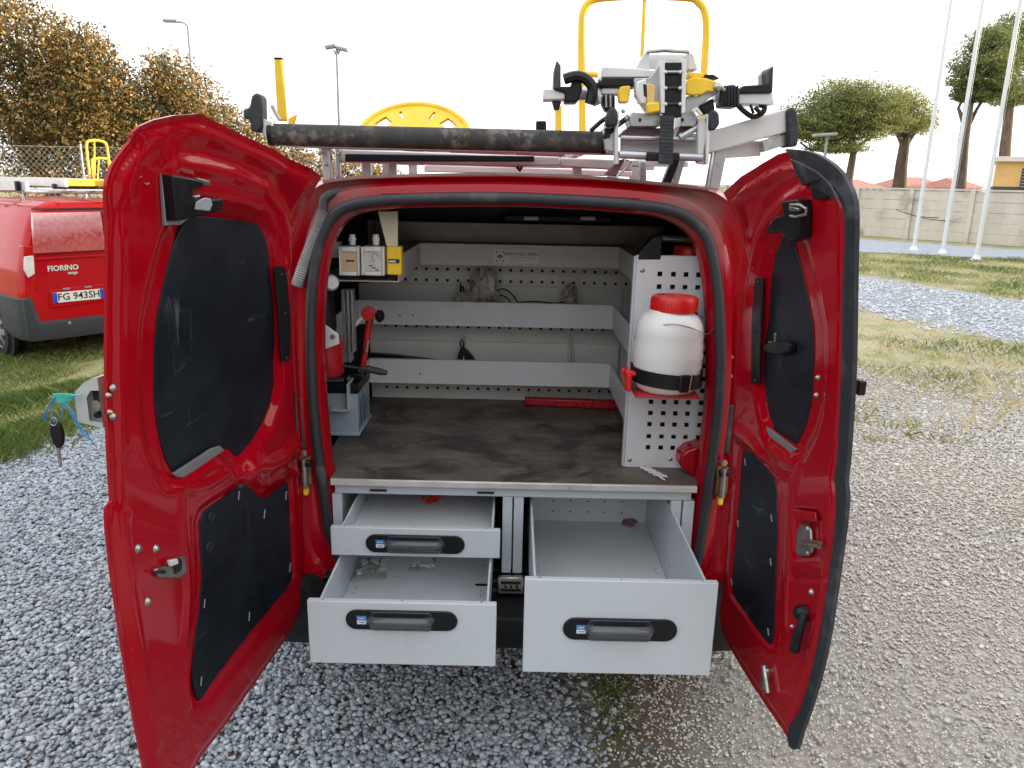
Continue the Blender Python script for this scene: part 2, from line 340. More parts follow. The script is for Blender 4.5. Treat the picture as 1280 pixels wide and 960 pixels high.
def scatter(n, x0, x1, y0, y1, keep):
    X = RNG.uniform(x0, x1, n); Y = RNG.uniform(y0, y1, n); k = visible(X, Y) & keep(X, Y); return X[k], Y[k]
def wobf(X, Y): return .09*np.sin(X*3.1+Y*2.3)+.07*np.sin(Y*7.7+X*2)+.04*np.sin(Y*19+X*11)
SG = stone_mat('blue_grey_crushed_stone', (100, 110, 117), (190, 200, 207), (170, 160, 150)); SB = stone_mat('beige_fine_gravel', (134, 131, 125), (222, 217, 209), (190, 176, 160))
bd = lambda X, Y: (X + wobf(X, Y)*.6 < .24 + np.where(RNG.random(X.shape) < .3, RNG.normal(0, .2, X.shape), RNG.normal(0, .05, X.shape))) & (X - .25*Y + wobf(X, Y) > -3.5 + RNG.normal(0, .08, X.shape)) & ~((X > -.8) & (Y > 1.2))
X, Y = scatter(205000, -4.1, .5, -.45, 4.0, bd); sz = RNG.uniform(.0052, .0122, len(X))*(1+.11*np.clip(Y, 0, 4)); Z = gzn(X, Y) + sz*.32 + RNG.choice([0, .0, .010], len(X))
stones('coarse_gravel', np.stack([X, Y, Z], -1), sz, SG)
bd2 = lambda X, Y: (X + wobf(X, Y)*.6 > .22 + np.abs(RNG.normal(0, .2, X.shape))) & (RNG.random(X.shape) < 1.25-.2*Y) & ((X > .75) | (Y < .7))
X, Y = scatter(230000, .2, 5.6, -.45, 5.2, bd2); sz = RNG.uniform(.0022, .0060, len(X))**1.0*np.where(RNG.random(len(X)) < .05, 1.8, 1)*(1+.32*np.clip(Y, 0, 3)); 
stones('fine_gravel', np.stack([X, Y, sz*.18], -1), sz, SB, squash=.5, tint=RNG.beta(2.6, 2, len(X)))
# gravel track on the right
X = RNG.uniform(3.2, 12, 26000); Y = RNG.uniform(3, 16, 26000); s_ = X*.943+Y*.337+wobf(X*.4, Y*.4)*3; k = (s_ > 7.6) & (s_ < 11.0) & visible(X, Y); X, Y = X[k], Y[k]
sz = RNG.uniform(.012, .028, len(X)); stones('track_gravel', np.stack([X, Y, sz*.2], -1), sz, stone_mat('pale_blue_stone', (150, 154, 158), (226, 229, 233), (190, 186, 178)), tint=RNG.beta(3, 2, len(X)))

# ---- grass blades
def leaf_mat(name, stops, trans=.25, rough=.6, spec=.25):
    s = NB(name); a = s.n('ShaderNodeAttribute', attribute_name='tint'); sp = s.n('ShaderNodeSeparateColor'); s.l(a.outputs['Color'], sp.inputs[0])
    r_ = s.n('ShaderNodeValToRGB'); e = r_.color_ramp.elements
    while len(e) < len(stops): e.new(.5)
    for el, (p, c_) in zip(e, stops): el.position = p; el.color = col(c_)
    s.l(sp.outputs[0], r_.inputs[0]); s.set(Base_Color=r_.outputs[0], Roughness=rough, Specular_IOR_Level=spec)
    tr = s.n('ShaderNodeBsdfTranslucent'); s.l(r_.outputs[0], tr.inputs[0]); ms = s.n('ShaderNodeMixShader'); ms.inputs[0].default_value = trans
    s.l(s.b.outputs[0], ms.inputs[1]); s.l(tr.outputs[0], ms.inputs[2]); s.l(ms.outputs[0], s.t.nodes['Material Output'].inputs[0]); return s.m
def tint_attr(me, n, k, v):
    a = me.color_attributes.new('tint', 'FLOAT_COLOR', 'POINT'); cc = np.ones((n, k, 4), np.float32); cc[..., 0] = np.clip(v, 0, 1)[:, None]; a.data.foreach_set('color', cc.ravel())
def blades(name, X, Y, h, mat, tint, wd=.004, lean_=.5):
    n = len(X); z = gzn(X, Y); th = RNG.uniform(0, 6.283, n); dx, dy = np.cos(th)*wd, np.sin(th)*wd; lx, ly = RNG.normal(0, lean_, n)*h, RNG.normal(0, lean_, n)*h
    V = np.stack([np.stack([X-dx, Y-dy, z], -1), np.stack([X+dx, Y+dy, z], -1), np.stack([X+lx*.4+dx*.7, Y+ly*.4+dy*.7, z+h*.6], -1), np.stack([X+lx, Y+ly, z+h], -1)], 1)
    o = mesh_np(name, V.reshape(-1, 3), (np.arange(4)[None]+(np.arange(n)*4)[:, None]), mat); tint_attr(o.data, n, 4, tint); o['kind'] = 'stuff'; return o
GRM = leaf_mat('grass_blade', [(0, (88, 108, 52)), (.4, (134, 146, 84)), (.7, (192, 182, 132)), (1, (222, 206, 164))], .3)
def tuft(X, Y, s, t): return np.array([noise.noise(Vector((x*s, y*s, t))) for x, y in zip(X, Y)])
X = RNG.uniform(-6.8, -2.7, 90000); Y = RNG.uniform(1.9, 8.5, 90000); t1 = tuft(X, Y, 1.1, 0); t2 = tuft(X, Y, 5, 2)
k = visible(X, Y) & (.25*Y-X > 3.45+RNG.normal(0, .1, len(X))) & (t1*1.2+t2*.8 > -.32+RNG.normal(0, .15, len(X))); X, Y, t1, t2 = X[k], Y[k], t1[k], t2[k]
blades('grass', X, Y, RNG.uniform(.02, .075, len(X))*(1+t1), GRM, .34-t1*.5+RNG.normal(0, .16, len(X)), .0035)
X = RNG.uniform(2.2, 16, 110000); Y = RNG.uniform(2.8, 20, 110000); s_ = X*.943+Y*.337; t1 = tuft(X, Y, .9, 5); t2 = tuft(X, Y, 4, 7)
zone = ((s_ > 4.8) & (s_ < 7.7)) | (s_ > 11.0) | ((s_ > 3.0) & (s_ < 3.9) & (t2 > 0) & (t1 > -.1))
k = visible(X, Y) & zone & (t1*1.0+t2*.9 > -.05-.25*(s_ > 11)+RNG.normal(0, .12, len(X))) & (Y < 18.9-.17*(X-9.3)); X, Y, t1, s_ = X[k], Y[k], t1[k], s_[k]
blades('dry_grass', X, Y, RNG.uniform(.02, .07, len(X)), GRM, .74-t1*.8-.30*(s_ > 11)+RNG.normal(0, .15, len(X)), .006, .7)
# taller dead stalks by the gravel
X = RNG.uniform(2.6, 4.4, 160); Y = RNG.uniform(2.9, 5.0, 160); blades('dead_stalks', X, Y, RNG.uniform(.06, .2, 160), GRM, RNG.uniform(.6, 1, 160), .0022, .35)
# moss and weeds on the soil seam
X = RNG.normal(.34, .05, 700); Y = RNG.normal(.16, .16, 700); blades('weeds', X, Y, RNG.uniform(.006, .02, 700), GRM, RNG.uniform(0, .45, 700), .003, .9)

# ---- concrete wall: stacked panels between piers
WALLM = M('weathered_concrete', (200, 192, 180), .9, var=.1, ns=1.6, bump=.4, bs=18, dirt=.5, dirt_c=(128, 118, 106), dscale=.9, stretch=(1, 1, .3))
a0 = onZ(1066, 294, 0); a1 = onZ(1280, 309, 0); dw = (a1-a0); dw.z = 0; dw.normalize(); nwl = Vector((-dw.y, dw.x, 0))
if nwl.y < 0: nwl = -nwl
wall = thing('concrete_wall', 'long weathered grey concrete wall of stacked panels behind the white flagpoles', 'wall', (a0.x, a0.y, 0))
st = -14.0; L_ = 2.0
for i in range(17):
    p = a0 + dw*(st + i*L_)
    MB().box(p + Vector((0, 0, .86)) + nwl*.02, (.14, .2, 1.74), ax=(dw, nwl, Vector((0, 0, 1)))).build('pier', WALLM, wall, .01)
    for j in range(5):
        zc = .17+j*.33; MB().box(p + dw*(L_/2) + Vector((0, 0, zc)) + nwl*(.03+random.uniform(-.006, .006)), (L_-.145, .07, .322), ax=(dw, nwl, Vector((0, 0, 1)))).build('panel', WALLM, wall, .008)
coping = MB()
for i in range(17): coping = MB().box(a0 + dw*(st+i*L_+L_/2) + Vector((0, 0, 1.70+random.uniform(-.006, .006))) + nwl*.03, (L_-.15, .16, .06), ax=(dw, nwl, Vector((0, 0, 1)))).build('coping', WALLM, wall, .006)
for k_, (xa, ya, xb, yb) in enumerate([(1120, 262, 1200, 276), (1150, 271, 1228, 262), (1225, 252, 1279, 270), (1225, 290, 1262, 306)]):
    pa = onY(xa, ya, a0.y-2.2); pb = onY(xb, yb, a0.y-2.8); path = [pa.lerp(pb, t)+Vector((0, 0, -.12*math.sin(math.pi*t))) for t in [i/8 for i in range(9)]]
    tag(MB().tube(path, .012, 5).build('cable', BLACKPL), ['thin dark cable sagging in front of the wall between the two left flagpoles', 'thin dark cable sagging from the middle flagpole up to the right flagpole', 'thin dark cable drooping right of the right flagpole, high against the wall', 'short dark cable at the foot of the right flagpole by the wall base'][k_], 'cable')

# ---- white flagpoles
POLE = M('white_pole_paint', (220, 223, 226), .4, var=.04, ns=3, dirt=.25, dirt_c=(180, 178, 170))
for (bx, by, lab) in [(1142, 313, 'white flagpole farthest left of the three, nearest the red door'), (1178, 317, 'white flagpole in the middle of the three, before the leaning pine trunk'), (1220, 325, 'white flagpole farthest right of the three, in front of the ochre building')]:
    b = onZ(bx, by, 0); t = thing('flagpole', lab, 'flagpole', (b.x, b.y, 0), 'white flagpoles on the grass')
    MB().cyl(b, b+Vector((0, 0, 9.5)), .054, .038, 16).build('pole', POLE, t); MB().lathe(b, [(0, .12), (.07, .12), (.11, .03), (.15, .0)], 16).build('base_collar', POLE, t)
    MB().lathe(b+Vector((0, 0, 9.5)), [(0, 0), (.05, .0), (.07, .05), (.05, .1), (0, .12)], 12).build('finial', POLE, t); MB().tube([b+Vector((.075, -.03, .9)), b+Vector((.06, -.03, 9.4))], .004, 4).build('halyard', WHITEPL, t)

# ---- street lamps
def lamp(px, py_top, D, lab, kind, base_z=0):
    top = onY(px, py_top, D); t = thing('street_lamp', lab, 'street lamp', (top.x, top.y, 0), 'street lamps in the distance')
    z = top.z; k_ = .9 if D < 35 else 1.3
    MB().cyl((top.x, D, 0), (top.x, D, z), .09*k_, .05*k_, 10).build('pole', STEELG, t)
    if kind == 'arm':
        MB().tube([(top.x, D, z-.05), (top.x-.2, D, z+.12), (top.x-.6, D, z+.2)], .05, 6).build('arm', STEELG, t); MB().box((top.x-.85, D, z+.2), (.75, .3, .14)).build('lamp_head', STEELG, t, .04)
    elif kind == 'flat':
        MB().box((top.x-.1, D, z+.04), (.9, .4, .12), rot=('Y', -.08)).build('lamp_head', STEELG, t, .04)
    else:
        for sx in (-1, 1):
            MB().tube([(top.x, D, z-.4), (top.x+.15*sx, D, z-.1)], .04, 6).build('arm', STEELG, t); MB().box((top.x+(.28 if kind == 'twin' else .2)*sx, D, z+(.05 if sx < 0 else -.05)), (.55, .4, .16), rot=('Y', .2*sx)).build('lamp_head', STEELG, t, .04)
STEELG = M('galvanised_pole', (150, 152, 156), .5, metal=.4, var=.06)
lamp(235, 32, 40, 'thin lamp post with one short arm rising behind the brown leaved trees', 'arm'); lamp(421, 60, 38, 'tall lamp post with two floodlights standing above the black roof roller', 'twin'); lamp(1034, 170, 30, 'short lamp post with a flat head in front of the umbrella pine', 'flat')

# ---- trees
def crown(name, blobs, n, size, mat, root, tint=(.45, .22), seedt=0, squash=1, shell=.55, under=1.0):
    cs = []; tot = sum(b[3]**2 for b in blobs)
    for (x, y, z, r, rz) in blobs:
        m = int(n*r*r/tot); d = RNG.normal(size=(m, 3)); d /= np.linalg.norm(d, axis=1)[:, None]; rad = r*(1-shell*RNG.random(m)**1.6)
        lump = np.array([noise.noise(Vector(v_*2.3)+Vector((x, y, z))) for v_ in d]); lump2 = np.array([noise.noise(Vector(v_*6.1)+Vector((y, x, z))) for v_ in d]); rad = rad*(1+.46*lump+.30*lump2)
        ok = lump2+.6*lump > -.26+RNG.normal(0, .12, m); P = d*rad[:, None]; P[:, 2] *= rz/r; P[:, 2] = np.where(P[:, 2] < 0, P[:, 2]*under, P[:, 2]); P += np.array([x, y, z]); tn = tint[0]+tint[1]*(lump*1.1+RNG.normal(0, .8, m)); cs.append((P[ok], tn[ok]))
    P = np.concatenate([c[0] for c in cs]); tn = np.concatenate([c[1] for c in cs]); n = len(P); Rm = rand_rot(n); a, b = Rm[:, :, 0], Rm[:, :, 1]; q = size*RNG.uniform(.6, 1.3, (n, 1))
    V = np.stack([P-a*q, P-b*q*.5, P+a*q, P+b*q*.5], 1).reshape(-1, 3); o = mesh_np(name, V, np.arange(4*n).reshape(-1, 4), mat, root); tint_attr(o.data, n, 4, tn); return o
def blob_from_px(px, py, rpx, D, f=1.0): p = onY(px, py, D); r = rpx*(D+2.1)/FPX; return (p.x, p.y, p.z, r, r*f)
BARK = M('bark', (98, 84, 74), .95, var=.3, ns=6, bump=.9, bs=14, stretch=(1, 1, .25))
BROWN = leaf_mat('rusty_magnolia_leaf', [(0, (40, 48, 28)), (.42, (84, 88, 50)), (.58, (138, 110, 62)), (.8, (192, 148, 86)), (1, (226, 194, 136))], .3, .5, .4)
PINE = leaf_mat('pine_needles', [(0, (72, 80, 52)), (.5, (120, 130, 80)), (.8, (158, 154, 92)), (1, (200, 176, 104))], .35, .6)
def tree(lab, blobs, n, size, mat, base, group, D, tr=.18, tint=(.5, .22), limbs=True, shell=.55, name='tree'):
    t = thing(name, lab, 'tree', (base[0], base[1], 0), group); b = Vector((base[0], base[1], -.3)); mx = blobs[0]; c = Vector(mx[:3])
    mb = MB(); top = Vector((c.x, c.y, c.z)); mb.tube([b, b.lerp(top, .45)+Vector((random.uniform(-.15, .15), 0, 0)), top], [tr*1.25, tr, tr*.55], 10)
    mb.build('trunk', BARK, t)
    if limbs:
        for bl in blobs[1:]: 
            s0 = b.lerp(top, random.uniform(.4, .7)); e = Vector(bl[:3]); MB().tube([s0, s0.lerp(e, .5)+Vector((0, 0, -.15)), e], [tr*.5, tr*.36, tr*.15], 6).build('limb', BARK, t)
    crown('crown', blobs, n, size, mat, t, tint, shell=shell); return t
B = blob_from_px; D = 17
tree('tall tree with rusty brown leaves at the left edge of the photo', [B(-20, 95, 105, D), B(20, 40, 50, D), B(-60, 40, 75, D), B(60, 130, 60, D+.5), B(30, 175, 70, D)], 42000, .048, BROWN, (-10.4, D), 'rusty leaved trees', D)
tree('dense tree with gold brown crown behind the parked red van', [B(108, 105, 55, D), B(95, 65, 34, D), B(125, 135, 60, D), B(95, 170, 65, D), B(150, 155, 45, D+.4)], 40000, .046, BROWN, (-7.9, D), 'rusty leaved trees', D)
tree('smaller sparse brown leaved tree below the thin lamp post', [B(215, 120, 46, D+1), B(205, 95, 26, D+1), B(240, 140, 42, D+1), B(185, 165, 55, D+1), B(235, 180, 50, D+1)], 28000, .044, BROWN, (-6.6, D+1), 'rusty leaved trees', D, shell=.8)
tree('low brown bushy tree behind the open left door top', [B(290, 170, 32, D+2), B(320, 195, 36, D+2), B(265, 175, 40, D+2), B(285, 215, 40, D+2)], 15000, .046, BROWN, (-5.8, D+2), 'rusty leaved trees', D, tr=.1)
tree('low golden bush seen beneath the roof roller, left of the ladder', [B(395, 222, 40, D+3), B(350, 215, 40, D+3), B(440, 228, 36, D+3), B(475, 232, 28, D+3)], 15000, .05, BROWN, (-4.6, D+3), 'rusty leaved trees', D, tr=.1, tint=(.6, .2))
# umbrella pines
def pine(lab, blobs, n, base, D, path, tr, size=.052, tint=(.5, .2), extra=()):
    t = thing('pine_tree', lab, 'tree', (base.x, base.y, 0), 'umbrella pines beyond the wall')
    pts = [onY(x, y, D) for x, y in path]; pts = [Vector((pts[0].x, D, -.2))]+pts; r_ = [tr*1.2]+[tr*(1-.62*i/len(pts)) for i in range(1, len(pts))]
    MB().tube(pts, r_, 10).build('trunk', BARK, t)
    for ex in extra:
        q = [onY(x, y, D) for x, y in ex]; MB().tube(q, [tr*.4]+[tr*.2]*(len(q)-1), 7).build('limb', BARK, t)
    crown('crown', blobs, n, size, PINE, t, tint, shell=.75, under=.5); return t
D = 36
pine('broad umbrella pine with flat green crown right of the van roof', [B(1050, 142, 46, D, .75), B(1010, 152, 40, D, .62), B(1088, 132, 40, D, .72), B(1026, 168, 34, D, .5), B(1078, 160, 42, D, .62), B(1058, 124, 36, D, .62), B(985, 166, 32, D, .5), B(1100, 148, 34, D, .7), B(1045, 184, 34, D, .4)], 85000, onY(1062, 236, D), D, [(1061, 225), (1068, 185), (1060, 165)], .22, extra=[[(1068, 185), (1095, 168), (1105, 150)], [(1066, 190), (1040, 172), (1020, 160)], [(1048, 236), (1036, 205), (1000, 178)]])
pine('smaller pine with sunlit right side and thick ivy trunk', [B(1128, 148, 34, D+3, .85), B(1140, 158, 27, D+3, .8), B(1112, 135, 27, D+3, .8), B(1130, 128, 26, D+3, .7), B(1150, 150, 19, D+3, .9)], 20000, onY(1125, 237, D+3), D+3, [(1124, 236), (1127, 205), (1133, 165)], .42, tint=(.6, .22), extra=[[(1130, 185), (1142, 168), (1148, 152)], [(1130, 182), (1118, 160), (1114, 142)]])
pine('dark pine behind the middle flagpole with bare leaning trunk', [B(1215, 100, 26, D-2, .8), B(1232, 78, 36, D-2, .95), B(1222, 120, 24, D-2, .6), B(1205, 118, 16, D-2, .7), B(1245, 110, 30, D-2, .8), B(1240, 55, 24, D-2, .8)], 40000, onY(1200, 236, D-2), D-2, [(1199, 236), (1204, 180), (1214, 110)], .34, tint=(.4, .2), extra=[[(1206, 165), (1222, 135), (1238, 110)], [(1207, 160), (1198, 135), (1206, 118)]])
pine('large dark pine cut by the right edge with sunlit trunk', [B(1270, 70, 38, D+16, .9), B(1285, 110, 36, D+16, .8), B(1262, 40, 26, D+16, .7), B(1300, 50, 50, D+16, .8), B(1262, 125, 26, D+16, .6)], 36000, onY(1254, 230, D+16), D+16, [(1253, 232), (1257, 180), (1264, 110)], .50, size=.075, tint=(.45, .22))

# ---- far buildings
OCH = M('ochre_render', (224, 184, 124), .9, var=.06, ns=1); ROOFR = M('clay_tiles', (178, 124, 110), .9, var=.2, ns=8, bump=.5, bs=20); PALER = M('pale_render', (214, 206, 196), .9, var=.05, ns=1)  # ochre and tile colours lightened in place of the distant haze
D = 44; p0 = onY(1240, 232, D); p1 = onY(1240, 202, D)
b = thing('ochre_building', 'ochre building with a small shuttered window and white roof edge at the right edge', 'building', (p0.x+4, D, 0))
BX = Vector((math.cos(R(-31)), math.sin(R(-31)), 0)); BY = Vector((-BX.y, BX.x, 0)); BP = lambda a, c_, z: Vector((p0.x, D, 0))+BX*a+BY*c_+Vector((0, 0, z))
def bbox(a0, a1, c0, c1, z0, z1): return MB().prism([BP(a0, c0, z0), BP(a1, c0, z0), BP(a1, c1, z0), BP(a0, c1, z0)], (0, 0, z1-z0))
bbox(0, 10, 0, 7, 0, p1.z).build('wall', OCH, b); bbox(-.2, 10.2, -.3, 7.2, p1.z, p1.z+.28).build('roof', M('white_eaves', (220, 216, 210), .8, var=.04), b, .03)
f = bbox(1.35, 2.1, -.06, .05, p1.z-1.45, p1.z-.35).build('window', DARKIN, b)
for i in range(6): bbox(1.39, 2.06, -.10, -.07, p1.z-1.40+i*.17, p1.z-1.32+i*.17).build('slat', STEELG, f)
bbox(-.05, 10, -.05, -.002, 0, onY(1240, 233, D).z).build('plinth', M('dark_plinth', (86, 80, 74), .9), b)
for (x0, x1, y0, yr, ye, D, lab) in [(1066, 1113, 240, 224, 235, 52, 'low house with red hipped roof beyond the wall, left of the thick pine trunk'), (1132, 1196, 240, 221, 234, 60, 'long low house with haze-paled red roof between the two pine trunks'), (1205, 1236, 240, 222, 235, 56, 'house end with haze-paled red roof just left of the ochre building')]:
    A = onY(x0, ye, D); Bp = onY(x1, ye, D); zr = onY((x0+x1)/2, yr, D).z; b = thing('red_roof_house', lab, 'house', ((A.x+Bp.x)/2, D, 0), 'red roofed houses beyond the wall')
    MB().span((A.x+.3, D+.3, 0), (Bp.x-.3, D+7, A.z)).build('wall', PALER, b)
    ins = (Bp.x-A.x)*.28; V_ = [Vector((A.x, D, A.z)), Vector((Bp.x, D, A.z)), Vector((Bp.x, D+7.3, A.z)), Vector((A.x, D+7.3, A.z)), Vector((A.x+ins, D+3.6, zr)), Vector((Bp.x-ins, D+3.6, zr))]
    MB().add(V_, [(0, 1, 5, 4), (1, 2, 5), (2, 3, 4, 5), (3, 0, 4), (0, 3, 2, 1)]).build('roof', ROOFR, b)
    for i in range(int((Bp.x-A.x)/.45)): MB().box((A.x+.3+i*.45, D-.02, A.z-.12), (.2, .1, .16)).build('eave_bracket', PALER, b)
    for i in range(2): MB().span((A.x+.8+i*1.6, D+.24, A.z-1.5), (A.x+1.6+i*1.6, D+.32, A.z-.5)).build('window', DARKIN, b)
# tree line behind the camera, the one mirrored in the parked van's rear panels
for i, x in enumerate([-27, -19, -13.5, -6, 1.5, 9, 17, 25]):
    r_ = random.uniform(3.0, 4.2); z_ = random.uniform(3.4, 4.8)
    tree('leafy tree in the row behind the photographer, ' + ['at its far left end', 'next to the far left one', 'third from its left end', 'just left of its middle', 'at its middle', 'just right of its middle', 'next to the far right one', 'at its far right end'][i], [(x, -21+random.uniform(-2, 2), z_, r_, r_*.9), (x+1.8, -20, z_-1.2, r_*.7, r_*.7), (x-1.6, -22, z_-.8, r_*.75, r_*.8)], 4200, .26, BROWN, (x, -21), 'trees behind the photographer', 0)
for (x, y, r_, lab) in [(11.5, -9, 2.3, 'rounded tree off to the right behind the photographer, nearest the van'), (15.5, -15, 2.8, 'rounded tree far off to the right behind the photographer'), (17.5, -6.5, 2.0, 'small tree close to the long added shed')]:
    tree(lab, [(x, y, 2.6, r_, r_*.95), (x+1.2, y-1, 3.6, r_*.6, r_*.6), (x-1.3, y+.6, 2.0, r_*.6, r_*.6)], 4500, .2, BROWN, (x, y), 'trees behind the photographer', 0)
# unseen shed added right of the frame to keep the low sun off the yard
sh = thing('added_shade_shed', 'long grey shed added out of view to shade the yard', 'shed', (27, 4, 0))
MB().span((24, -30, 0), (31, 33, 5.2)).build('wall', M('grey_sheet_cladding', (150, 150, 146), .7, var=.08, ns=2), sh); MB().prism([(23.6, -30.4, 5.2), (31.4, -30.4, 5.2), (27.5, -30.4, 6.6)], (0, 63.8, 0)).build('roof', STEELG, sh)
for i in range(9): MB().span((23.93, -26+i*6.5, 0), (23.999, -23+i*6.5, 3.2)).build('door', DARKIN, sh)

# ---- chain link fence
D = 13.0; fA = onY(-40, 232, D); fB = onY(330, 232, D); ztop = onY(20, 182, D).z; z0 = -.3
fe = thing('chain_link_fence', 'grey chain link fence in front of the brown trees behind the parked van', 'fence', ((fA.x+fB.x)/2, D, 0))
WIRE = M('rusty_wire', (168, 158, 144), .7, var=.2); mb = MB(); H_ = ztop-z0; x = fA.x-H_; wv = .0055
while x < fB.x+H_:
    for sgn in (1, -1):
        a_, b_ = (x, x+H_) if sgn > 0 else (x+H_, x)
        pa, pb = Vector((a_, D+.004*sgn, z0)), Vector((b_, D+.004*sgn, ztop)); 
        if max(a_, b_) < fA.x or min(a_, b_) > fB.x: continue
        nn = Vector((0, 0, wv*1.4)); mb.prism([pa, pb, pb+nn, pa+nn], (0, .003, 0))
    x += .11
o = mb.build('wire_mesh', WIRE, fe); o['kind'] = 'stuff'
x = fA.x
while x < fB.x+.1: MB().cyl((x, D+.06, -.4), (x, D+.06, ztop+.05), .025, n=8).build('post', STEELG, fe); x += 2.2
MB().tube([(fA.x, D+.03, ztop), (fB.x, D+.03, ztop)], .006, 5).build('top_wire', WIRE, fe)

# ================================================================== THE RED VAN
van = thing('van', 'red panel van with both rear doors wide open and grey drawers pulled out', 'van', (0, 1.2, 0))

def resample(loop, N, c):            # closed star-shaped loop of 3D points -> N points by angle (x,z) about c
    a = np.array([math.atan2(p.z-c[1], p.x-c[0]) for p in loop]); P = np.array([tuple(p) for p in loop]); k = np.argsort(a); a, P = a[k], P[k]
    a = np.concatenate([a[-1:]-2*math.pi, a, a[:1]+2*math.pi]); P = np.concatenate([P[-1:], P, P[:1]]); t = -math.pi + (np.arange(N)+.5)*2*math.pi/N
    return [Vector(tuple(np.interp(t, a, P[:, i])[j] for i in range(3))) for j in range(N)]
def dense(pts, m=6, closed=True):    # Catmull-Rom smoothing
    n = len(pts); out = []
    for i in range(n if closed else n-1):
        p0, p1, p2, p3 = (pts[(i-1) % n] if closed or i > 0 else pts[0]), pts[i], pts[(i+1) % n], (pts[(i+2) % n] if closed or i+2 < n else pts[-1])
        for k in range(m):
            t = k/m; out.append((p1*2 + (p2-p0)*t + (p0*2-p1*5+p2*4-p3)*t*t + (-p0+p1*3-p2*3+p3)*t**3)*.5)
    if not closed: out.append(pts[-1])
    return out
CC = (0.012, 1.06); NL = 220
seal_px = [(413, 712), (409, 660), (403, 610), (396, 560), (391, 510), (388, 460), (387, 410), (389, 360), (394, 318), (404, 286), (420, 263), (445, 252), (490, 247), (560, 245), (640, 245), (720, 248), (790, 253), (838, 260), (866, 273), (884, 294), (893, 325), (899, 370), (901, 420), (901, 470), (897, 525), (890, 580), (882, 640), (873, 700), (870, 722)]
seal = [onV(x, y) for x, y in seal_px]
zs = .485; seal_u = [p for p in seal if p.z > zs+.02]
seal_l = [Vector((-.50, lean(zs), zs-.0)), Vector((-.2, lean(zs), zs-.035)), Vector((.012, lean(zs), zs-.04)), Vector((.25, lean(zs), zs-.035)), Vector((.53, lean(zs), zs))]
seal_d = dense(seal_u, 6, False)
L1 = resample(seal_d+seal_l, NL, CC)
def inset(L, d, dy):
    def zf_(p): z = CC[1]+(p.z-CC[1])*(1-d/.55); return min(z, p.z) if p.z < .56 else z
    return [Vector((CC[0]+(p.x-CC[0])*(1-d/.55), p.y+dy, zf_(p))) for p in L]
jamb_px = [(375, 745), (374, 700), (373, 640), (370, 560), (366, 500), (363, 440), (361, 390), (361, 352), (366, 325), (374, 300), (382, 277), (390, 255), (399, 240), (412, 231), (450, 226), (540, 223), (640, 223), (740, 227), (830, 235), (880, 240), (896, 247), (908, 262), (920, 285), (930, 312), (934, 335), (930, 362), (925, 390), (920, 440), (918, 500), (915, 560), (914, 600), (911, 645), (907, 690), (901, 750)]
jamb = [onV(x, y, .03) for x, y in jamb_px]
sil_px = [(357, 345), (355, 310), (358, 282), (364, 262), (373, 245), (386, 233), (400, 226), (450, 221), (540, 218), (640, 217), (740, 221), (830, 229), (880, 234), (900, 239), (915, 247), (930, 260), (941, 277), (947, 298), (947, 330)]
sil = [onV(x, y, .05) for x, y in sil_px]
low = lambda s, k: [Vector((s*x, k, z)) for x, z in [(.745, 1.25), (.80, 1.08), (.845, .85), (.85, .62), (.845, .45)]]
L4 = resample([p for p in jamb if p.z > .44] + [Vector((x, .03, .43)) for x in (-.55, -.3, 0, .3, .58)], NL, CC)
L6 = resample(sil + low(-1, .05) + low(1, .05) + [Vector((x, .05, .30)) for x in (-.83, -.4, 0, .4, .83)], NL, CC)
Lm = [a.lerp(b, .5)+Vector((0, .022, 0)) for a, b in zip(inset(L1, -.03, .006), L4)]
L5 = [a.lerp(b, .45)+Vector((0, -.022, 0)) for a, b in zip(L4, L6)]
loops = [inset(L1, .030, .05), inset(L1, .028, .012), inset(L1, .018, .0), inset(L1, -.012, .0), inset(L1, -.03, .006), Lm, L4, L5, L6]
# body sides and roof carried forward in stations
HALF = [(0, 1.0), (.45, .993), (.57, .96), (.645, .885), (.70, .80), (.76, .67), (.82, .52), (.85, .34), (.85, .16), (.83, .03), (.8, 0)]
def station(y, zt, zb, wsc, N=NL, c=CC):
    pts = []
    for sg in (1, -1):
        for x, h in HALF: pts.append(Vector((sg*x*wsc, y, zb+(zt-zb)*h)))
    pts += [Vector((x, y, zb)) for x in (-.5, -.25, 0, .25, .5)]
    return resample(pts, N, (0, zb+(zt-zb)*.55))
body_st = [(.22, 1.668, .30, .985), (.6, 1.668, .24, 1.0), (1.3, 1.668, .24, 1.0), (2.1, 1.66, .24, 1.0), (2.35, 1.61, .24, .99), (2.75, 1.34, .24, .98), (3.0, 1.10, .24, .97), (3.5, .95, .26, .93), (3.72, .72, .30, .86)]
def loft(loops, close_last=True):
    N = len(loops[0]); V = [p for L in loops for p in L]; f = [(i*N+k, i*N+(k+1) % N, (i+1)*N+(k+1) % N, (i+1)*N+k) for i in range(len(loops)-1) for k in range(N)]
    if close_last: f.append(tuple(range((len(loops)-1)*N, len(loops)*N)))
    mb = MB(); mb.add(V, f, True); return mb
outer = [station(*a) for a in body_st]
loft(loops[:8], False).build('door_frame', RED_DIRTY, van); body = loft([L5, L6] + outer).build('body', RED, van)
# interior lining
inner = [inset(L1, .030, .052)] + [[Vector((p.x*k, y, min(p.z, .46) if p.z < .56 else 1.06+(p.z-1.06)*k2)) for p in L1] for y, k, k2 in ((.10, 1.13, .995), (.35, 1.22, 1.0), (1.0, 1.2, .98))]
loft(inner).build('interior_lining', M('grey_black_lining', (70, 67, 68), .6, var=.25, ns=5, bump=.15, bs=40), van)
# rubber seal round the opening
def off(L, d, dy): return inset(L, d, dy)
seal_o = MB().tube(off(L1, .005, -.012), .0148, 10, closed=True).build('weather_seal', RUBBER, van)
